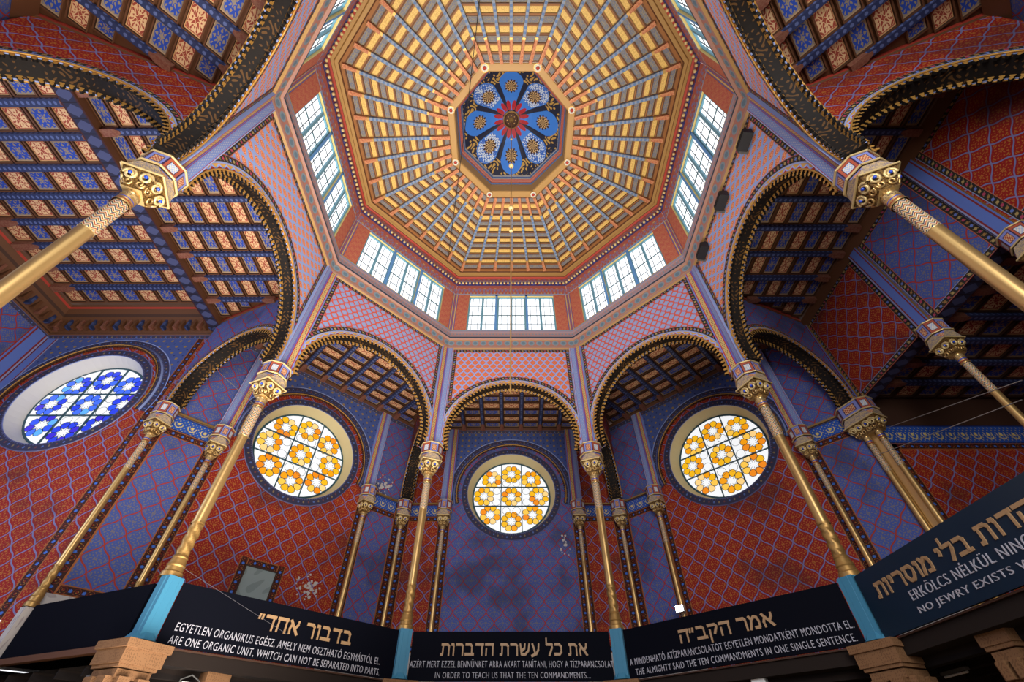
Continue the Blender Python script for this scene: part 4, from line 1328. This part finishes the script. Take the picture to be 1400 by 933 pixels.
def text_mesh(s, parent, name, F, t0, t1, z0, z1, n, mm, bold=0.0):
    c = bpy.data.curves.new(name, 'FONT'); c.body = s; c.extrude = 0.0; c.offset = bold; c.resolution_u = 3; c.space_character = 1.12
    o = bpy.data.objects.new(name, c); COL.objects.link(o)
    dg = bpy.context.evaluated_depsgraph_get(); dg.update()
    me = bpy.data.meshes.new_from_object(o.evaluated_get(dg)); bpy.data.objects.remove(o)
    xs = [v.co.x for v in me.vertices]; ys_ = [v.co.y for v in me.vertices]
    x0, x1, y0_, y1_ = min(xs), max(xs), min(ys_), max(ys_)
    V = []; N = len(me.vertices); d = .012
    for off in (d, 0.0):
        for v in me.vertices:
            V.append(F.P(t0 + (v.co.x - x0) / (x1 - x0) * (t1 - t0), n - off, z0 + (v.co.y - y0_) / (y1_ - y0_) * (z1 - z0)))
    faces = [tuple(p.vertices) for p in me.polygons]
    cnt = {}
    for f in faces:
        for i in range(len(f)):
            e = (f[i], f[(i + 1) % len(f)]); cnt[e] = cnt.get(e, 0) + 1
    side = [(a, b_, b_ + N, a + N) for (a, b_) in cnt if (b_, a) not in cnt]
    m2 = bpy.data.meshes.new(name); m2.from_pydata([tuple(v) for v in V], [], faces + side); m2.materials.append(MATS[mm]); m2.update()
    bpy.data.meshes.remove(me)
    q = bpy.data.objects.new(name, m2); COL.objects.link(q); q.parent = parent
    return q

HEB = {
 'ה': (.76, [[(0, .86), (.76, .86)], [(.68, .86), (.68, 0)], [(.10, .56), (.08, 0)]]),
 'ד': (.72, [[(0, .86), (.72, .86)], [(.58, .86), (.58, 0)]]),
 'ר': (.66, [[(0, .86), (.48, .86), (.60, .74), (.60, 0)]]),
 'ב': (.78, [[(.04, .86), (.48, .86), (.60, .72), (.60, .1)], [(0, .10), (.78, .10)]]),
 'כ': (.68, [[(.04, .87), (.46, .87), (.62, .68), (.62, .30), (.46, .10), (0, .10)]]),
 'ו': (.26, [[(0, .86), (.18, .86), (.20, .70), (.20, 0)]]),
 'י': (.26, [[(0, .86), (.18, .86), (.20, .70), (.14, .5)]]),
 'ת': (.80, [[(.06, .86), (.60, .86), (.74, .72), (.74, 0)], [(.20, .80), (.18, .12)], [(0, .08), (.18, .08)]]),
 'ח': (.76, [[(0, .86), (.76, .86)], [(.68, .86), (.68, 0)], [(.10, .86), (.08, 0)]]),
 'מ': (.74, [[(0, 0), (.20, .66), (.04, .94)], [(.20, .66), (.40, .86), (.60, .76), (.68, .50), (.66, .1)], [(.34, .09), (.66, .09)]]),
 'ל': (.62, [[(.06, 1.36), (.06, .86), (.58, .86), (.58, .62), (.30, 0)]]),
 'ש': (.92, [[(.06, .92), (.16, .10), (.50, .08), (.80, .38), (.88, .92)], [(.48, .92), (.44, .56), (.18, .34)]]),
 'ע': (.72, [[(.08, .92), (.20, .60), (.34, .12)], [(.66, .92), (.62, .44), (.44, .14), (0, -.04)]]),
 'ק': (.72, [[(0, .86), (.56, .86), (.68, .72), (.44, .22)], [(.12, .56), (.10, -.32)]]),
 'ס': (.78, [[(0, .87), (.56, .87), (.72, .66), (.72, .38), (.54, .08), (.30, .08), (.10, .40), (.14, .84)]]),
 'א': (.78, [[(.06, .92), (.72, .02)], [(.68, .92), (.66, .66), (.48, .42)], [(.20, .66), (.08, .36), (.12, .02)]]),
 '״': (.34, [[(.04, .92), (.0, .62)], [(.26, .92), (.22, .62)]]),
}
def hebrew(line, parent, F, t0, t1, z0, z1, n, mm):
    """letters given in reading order, laid from the right; z0..z1 is the letter body"""
    m = MB(); x = 0; G = []
    for ch in reversed(line):
        if ch == ' ': x += .42; continue
        w_, st = HEB[ch]; G.append((x, st)); x += w_ + .17
    x -= .17; sx = (t1 - t0) / x; sz = z1 - z0; d = .015
    q_ = 0
    for gx, st in G:
        for pl in st:
            for i in range(len(pl) - 1):
                a = Vector((pl[i][0], pl[i][1])); b_ = Vector((pl[i + 1][0], pl[i + 1][1])); e = (b_ - a).normalized(); q_ = (q_ + 1) % 7; d = .015 + q_ * .0015
                wd = (.065 + .045 * abs(e.x)); q = Vector((-e.y, e.x)) * wd
                ex = e * .03
                c4 = [a - q - ex, b_ - q + ex, b_ + q + ex, a + q - ex]
                fr_ = [F.P(t0 + (gx + c.x) * sx, n - d, z0 + c.y * sz) for c in c4]; bk = [F.P(t0 + (gx + c.x) * sx, n, z0 + c.y * sz) for c in c4]
                m.face(fr_, mm)
                for k in range(4): m.face([fr_[k], bk[k], bk[(k + 1) % 4], fr_[(k + 1) % 4]], mm)
            for c in pl[1:-1]:
                wd = .085; d = .0265
                m.face([F.P(t0 + (gx + c[0] + wd * cos(k * pi / 4)) * sx, n - d, z0 + (c[1] + wd * sin(k * pi / 4)) * sz) for k in range(8)], mm)
    return m.build('hebrew_lettering', parent)

NS = 7.25
def sign(az, mm, label, z0=3.68, z1=4.84, h=2.78):
    F = Fr(az); m = MB()
    m.box(F.P(0, NS + .03, (z0 + z1) / 2), (2 * h, .06, z1 - z0), mm, (F.t, F.n, up))
    o = m.build('sign_board'); tag(o, label, 'sign', 'dark boards on the gallery balustrade', 'thing')
    r = MB(); r.box(F.P(0, NS + .05, z0 - .03), (2 * h, .04, .03), 'wood_dark', (F.t, F.n, up)); r.build('bottom_rail', o)
    return F, o
F, o = sign(0, 'sign_black', 'central black sign about teaching us the Ten Commandments')
hebrew('את כל עשרת הדברות', o, F, -1.95, 2.13, 4.25, 4.56, NS, 'sign_gold')
text_mesh('AZÉRT MERT EZZEL BENNÜNKET ARRA AKART TANÍTANI, HOGY A TÍZPARANCSOLAT', o, 'hungarian_lettering', F, -2.76, 2.80, 3.95, 4.17, NS, 'sign_white', -.006)
text_mesh('IN ORDER TO TEACH US THAT THE TEN COMMANDMENTS...', o, 'english_lettering', F, -2.04, 2.14, 3.73, 3.87, NS, 'sign_white', -.006)
F, o = sign(-45, 'sign_black', 'black sign reading ARE ONE ORGANIC UNIT, left of the central sign')
hebrew('בדבור אחד״', o, F, -1.02, 1.38, 4.26, 4.58, NS, 'sign_gold')
text_mesh('EGYETLEN ORGANIKUS EGÉSZ, AMELY NEM OSZTHATÓ EGYMÁSTÓL EL.', o, 'hungarian_lettering', F, -2.56, 2.34, 3.93, 4.15, NS, 'sign_white', -.006)
text_mesh('ARE ONE ORGANIC UNIT, WHITCH CAN NOT BE SEPARATED INTO PARTS.', o, 'english_lettering', F, -2.58, 2.38, 3.70, 3.87, NS, 'sign_white', -.006)
F, o = sign(45, 'sign_black', 'black sign reading IN ONE SINGLE SENTENCE, right of the central sign')
hebrew('אמר הקב״ה', o, F, -1.12, 1.26, 4.27, 4.57, NS, 'sign_gold')
text_mesh('A MINDENHATÓ ATÍZPARANCSOLATOT EGYETLEN MONDATKÉNT MONDOTTA EL.', o, 'hungarian_lettering', F, -2.70, 2.72, 3.98, 4.17, NS, 'sign_white', -.006)
text_mesh('THE ALMIGHTY SAID THE TEN COMMANDMENTS IN ONE SINGLE SENTENCE.', o, 'english_lettering', F, -2.57, 2.67, 3.75, 3.89, NS, 'sign_white', -.006)
F, o = sign(90, 'sign_navy', 'glossy navy sign reading NO JEWRY EXISTS at the right edge')
hebrew('יהדות בלי מוסריות', o, F, -2.37, 1.35, 4.29, 4.57, NS, 'sign_gold')
text_mesh('ERKÖLCS NÉLKÜL NINCS', o, 'hungarian_lettering', F, -1.64, .98, 4.04, 4.24, NS, 'sign_white', -.006)
text_mesh('NO JEWRY EXISTS WITHOUT', o, 'english_lettering', F, -1.64, 1.60, 3.80, 3.94, NS, 'sign_white', -.006)
m = MB(); a = radians(-67.5); er = Vector((sin(a), cos(a), 0)); en = Vector((cos(a), -sin(a), 0))
pz = lambda r_, n_, z: er * r_ + en * n_ + up * z
m.box(pz(10.40, -.03, 4.25), (4.15, .06, 1.14), 'sign_black', (er, en, up))
o = m.build('sign_board'); tag(o, 'blank dark board without lettering at lower left', 'sign', 'dark boards on the gallery balustrade', 'thing')
r = MB(); r.box(pz(10.40, -.06, 3.62), (4.15, .14, .12), 'wood_brown', (er, en, up)); r.build('bottom_rail', o)

# ------------------------------------------------------------------ lamps, speakers, rod, cables
def floodlight(name, F, t, n, z, face, label, hang=True):
    root = empty(name, F.P(t, n, z)); tag(root, label, 'floodlight', None, 'thing')
    ax = (F.t, F.n, up)
    m = MB(); m.box((0, 0, 0), (.30, .12, .22), 'housing_white', ax)
    for i in range(5): m.box(F.n * .08 + up * (-.08 + .04 * i), (.26, .05, .012), 'housing_white', ax)
    m.build('housing', root)
    g = MB(); g.box(F.n * (-.065), (.26, .015, .18), face, ax); g.build('lens', root)
    br = MB(); zt = .24 if hang else -.24
    pts = [F.t * -.18, F.t * -.18 + up * zt * .6, F.t * .0 + up * zt, F.t * .18 + up * zt * .6, F.t * .18]
    br.tube(pts, .015, 'grille_grey', 6); br.build('bracket', root)
    return root
floodlight('floodlight', Fr(-45), -1.83, 7.5, 3.36 - .30, 'housing_white', 'unlit white floodlight hanging under the ORGANIC UNIT sign')
floodlight('floodlight', Fr(45), .40, 7.5, 3.36 - .06, 'housing_white', 'unlit white floodlight hanging under the SINGLE SENTENCE sign')
floodlight('floodlight', Fr(45), -3.02, 11.62, 6.28, 'lamp_face', 'brightly lit floodlight on the wall above the SINGLE SENTENCE sign', False)

for i, (y, z, lb) in enumerate(((-2.08, 15.93, 'black box loudspeaker on the right spandrel, farthest up in the photo'), (-.14, 16.03, 'middle one of the three black box loudspeakers on the right spandrel'), (1.80, 16.10, 'black box loudspeaker on the right spandrel, closest to the pilaster'))):
    root = empty('loudspeaker', (7.30, y, z)); tag(root, lb, 'loudspeaker', 'black loudspeakers on the right spandrel', 'thing')
    m = MB()
    Y, Z = Vector((0, 1, 0)), up
    def prism(m, pts, y0, y1, mm):
        A = [Vector((x, y0, z)) for x, z in pts]; B = [Vector((x, y1, z)) for x, z in pts]
        for q in range(len(pts)): m.face([A[q], A[(q + 1) % len(pts)], B[(q + 1) % len(pts)], B[q]], mm)
        m.face(A[::-1], mm); m.face(B, mm)
    m = MB(); prism(m, [(-.03, .20), (-.30, .16), (-.36, -.12), (-.08, -.20)], -.30, .24, 'black_plastic'); m.build('cabinet', root)
    m = MB(); prism(m, [(-.305, .14), (-.315, .14), (-.372, -.11), (-.36, -.11)], -.27, .21, 'grille_black'); m.build('grille', root)
    m = MB(); prism(m, [(0, .16), (-.24, .10), (-.26, -.10), (0, -.16)], .24, .33, 'grille_grey'); prism(m, [(0, .05), (-.06, .05), (-.06, -.05), (0, -.05)], -.2, .24, 'grille_grey'); m.build('wall_bracket', root)

for x, y, az_, lb in ((8.35, 2.95, 90, 'unlit tube lamp under the gallery near the slim stone column at lower right'), (7.75, 3.9, 67.5, 'unlit tube lamp beside the thick stone column at lower right'),
                      (-8.2, 3.75, -67.5, 'unlit tube lamp beside the thick stone column at lower left')):
    F = Fr(az_); root = empty('tube_lamp', (x, y, 3.17)); tag(root, lb, 'lamp', 'unlit tube lamps under the gallery', 'thing')
    m = MB(); m.box((0, 0, .02), (.62, .09, .05), 'grille_grey', (F.t, F.n, up)); m.build('housing', root)
    m = MB(); m.tube([F.t * -.29 + up * -.03, F.t * .29 + up * -.03], .018, 'housing_white', 8); m.build('tube', root)
root = empty('chandelier_rod', (0, 0, 7.55)); tag(root, 'long thin golden rod with small balls hanging from the lantern cap', 'rod', None, 'thing')
m = MB(); m.tube([(0, 0, 0), (0, 0, 8.2), (0, 0, 17.33)], .018, 'gold_aged', 8); m.build('rod', root)
for z, r in ((19.45, .10), (15.84, .09), (14.3, .06), (22.4, .05)):
    m = MB(); m.ball((0, 0, z - 7.55), r, 'gold_bright', 12, 8); m.lathe([(.03, z - 7.55 + r, 'gold_aged'), (.05, z - 7.5 + r, 'gold_aged'), (.02, z - 7.42 + r, 'gold_aged')], 8); m.build('ball', root)

def cable(pts, r, mm, label):
    m = MB(); P = [Vector(p) for p in pts]
    m.tube(P, r, mm, 5); o = m.build('cable'); tag(o, label, 'cable', None, 'thing')
cable([(-1.04, -5.15, 21.9), (-1.80, -1.35, 21.85), (-3.42, 6.0, 21.95)], .016, 'cable_black', 'thin black cable stretched across the coffers left of the golden rod')
cable([(9.5, -.9, 7.09), (12.0, 4.45, 9.95)], .010, 'cable_grey', 'upper of two thin grey wires running to the right edge from the twin column')
cable([(9.5, -.65, 6.83), (11.1, 4.6, 8.97), (11.5, 5.5, 9.33)], .010, 'cable_grey', 'lower of two thin grey wires running to the right edge from the twin column')
cable([(-11.55, 5.25, 13.45), (-8.95, 7.75, 11.9)], .008, 'cable_grey', 'thin grey wire slanting down past the capital at the left amber window')
cable([(-7.18, 3.0, 5.1), (-5.29, 4.9, 4.24)], .003, 'cable_dim', 'thin wire slanting across the face of the ORGANIC UNIT sign')
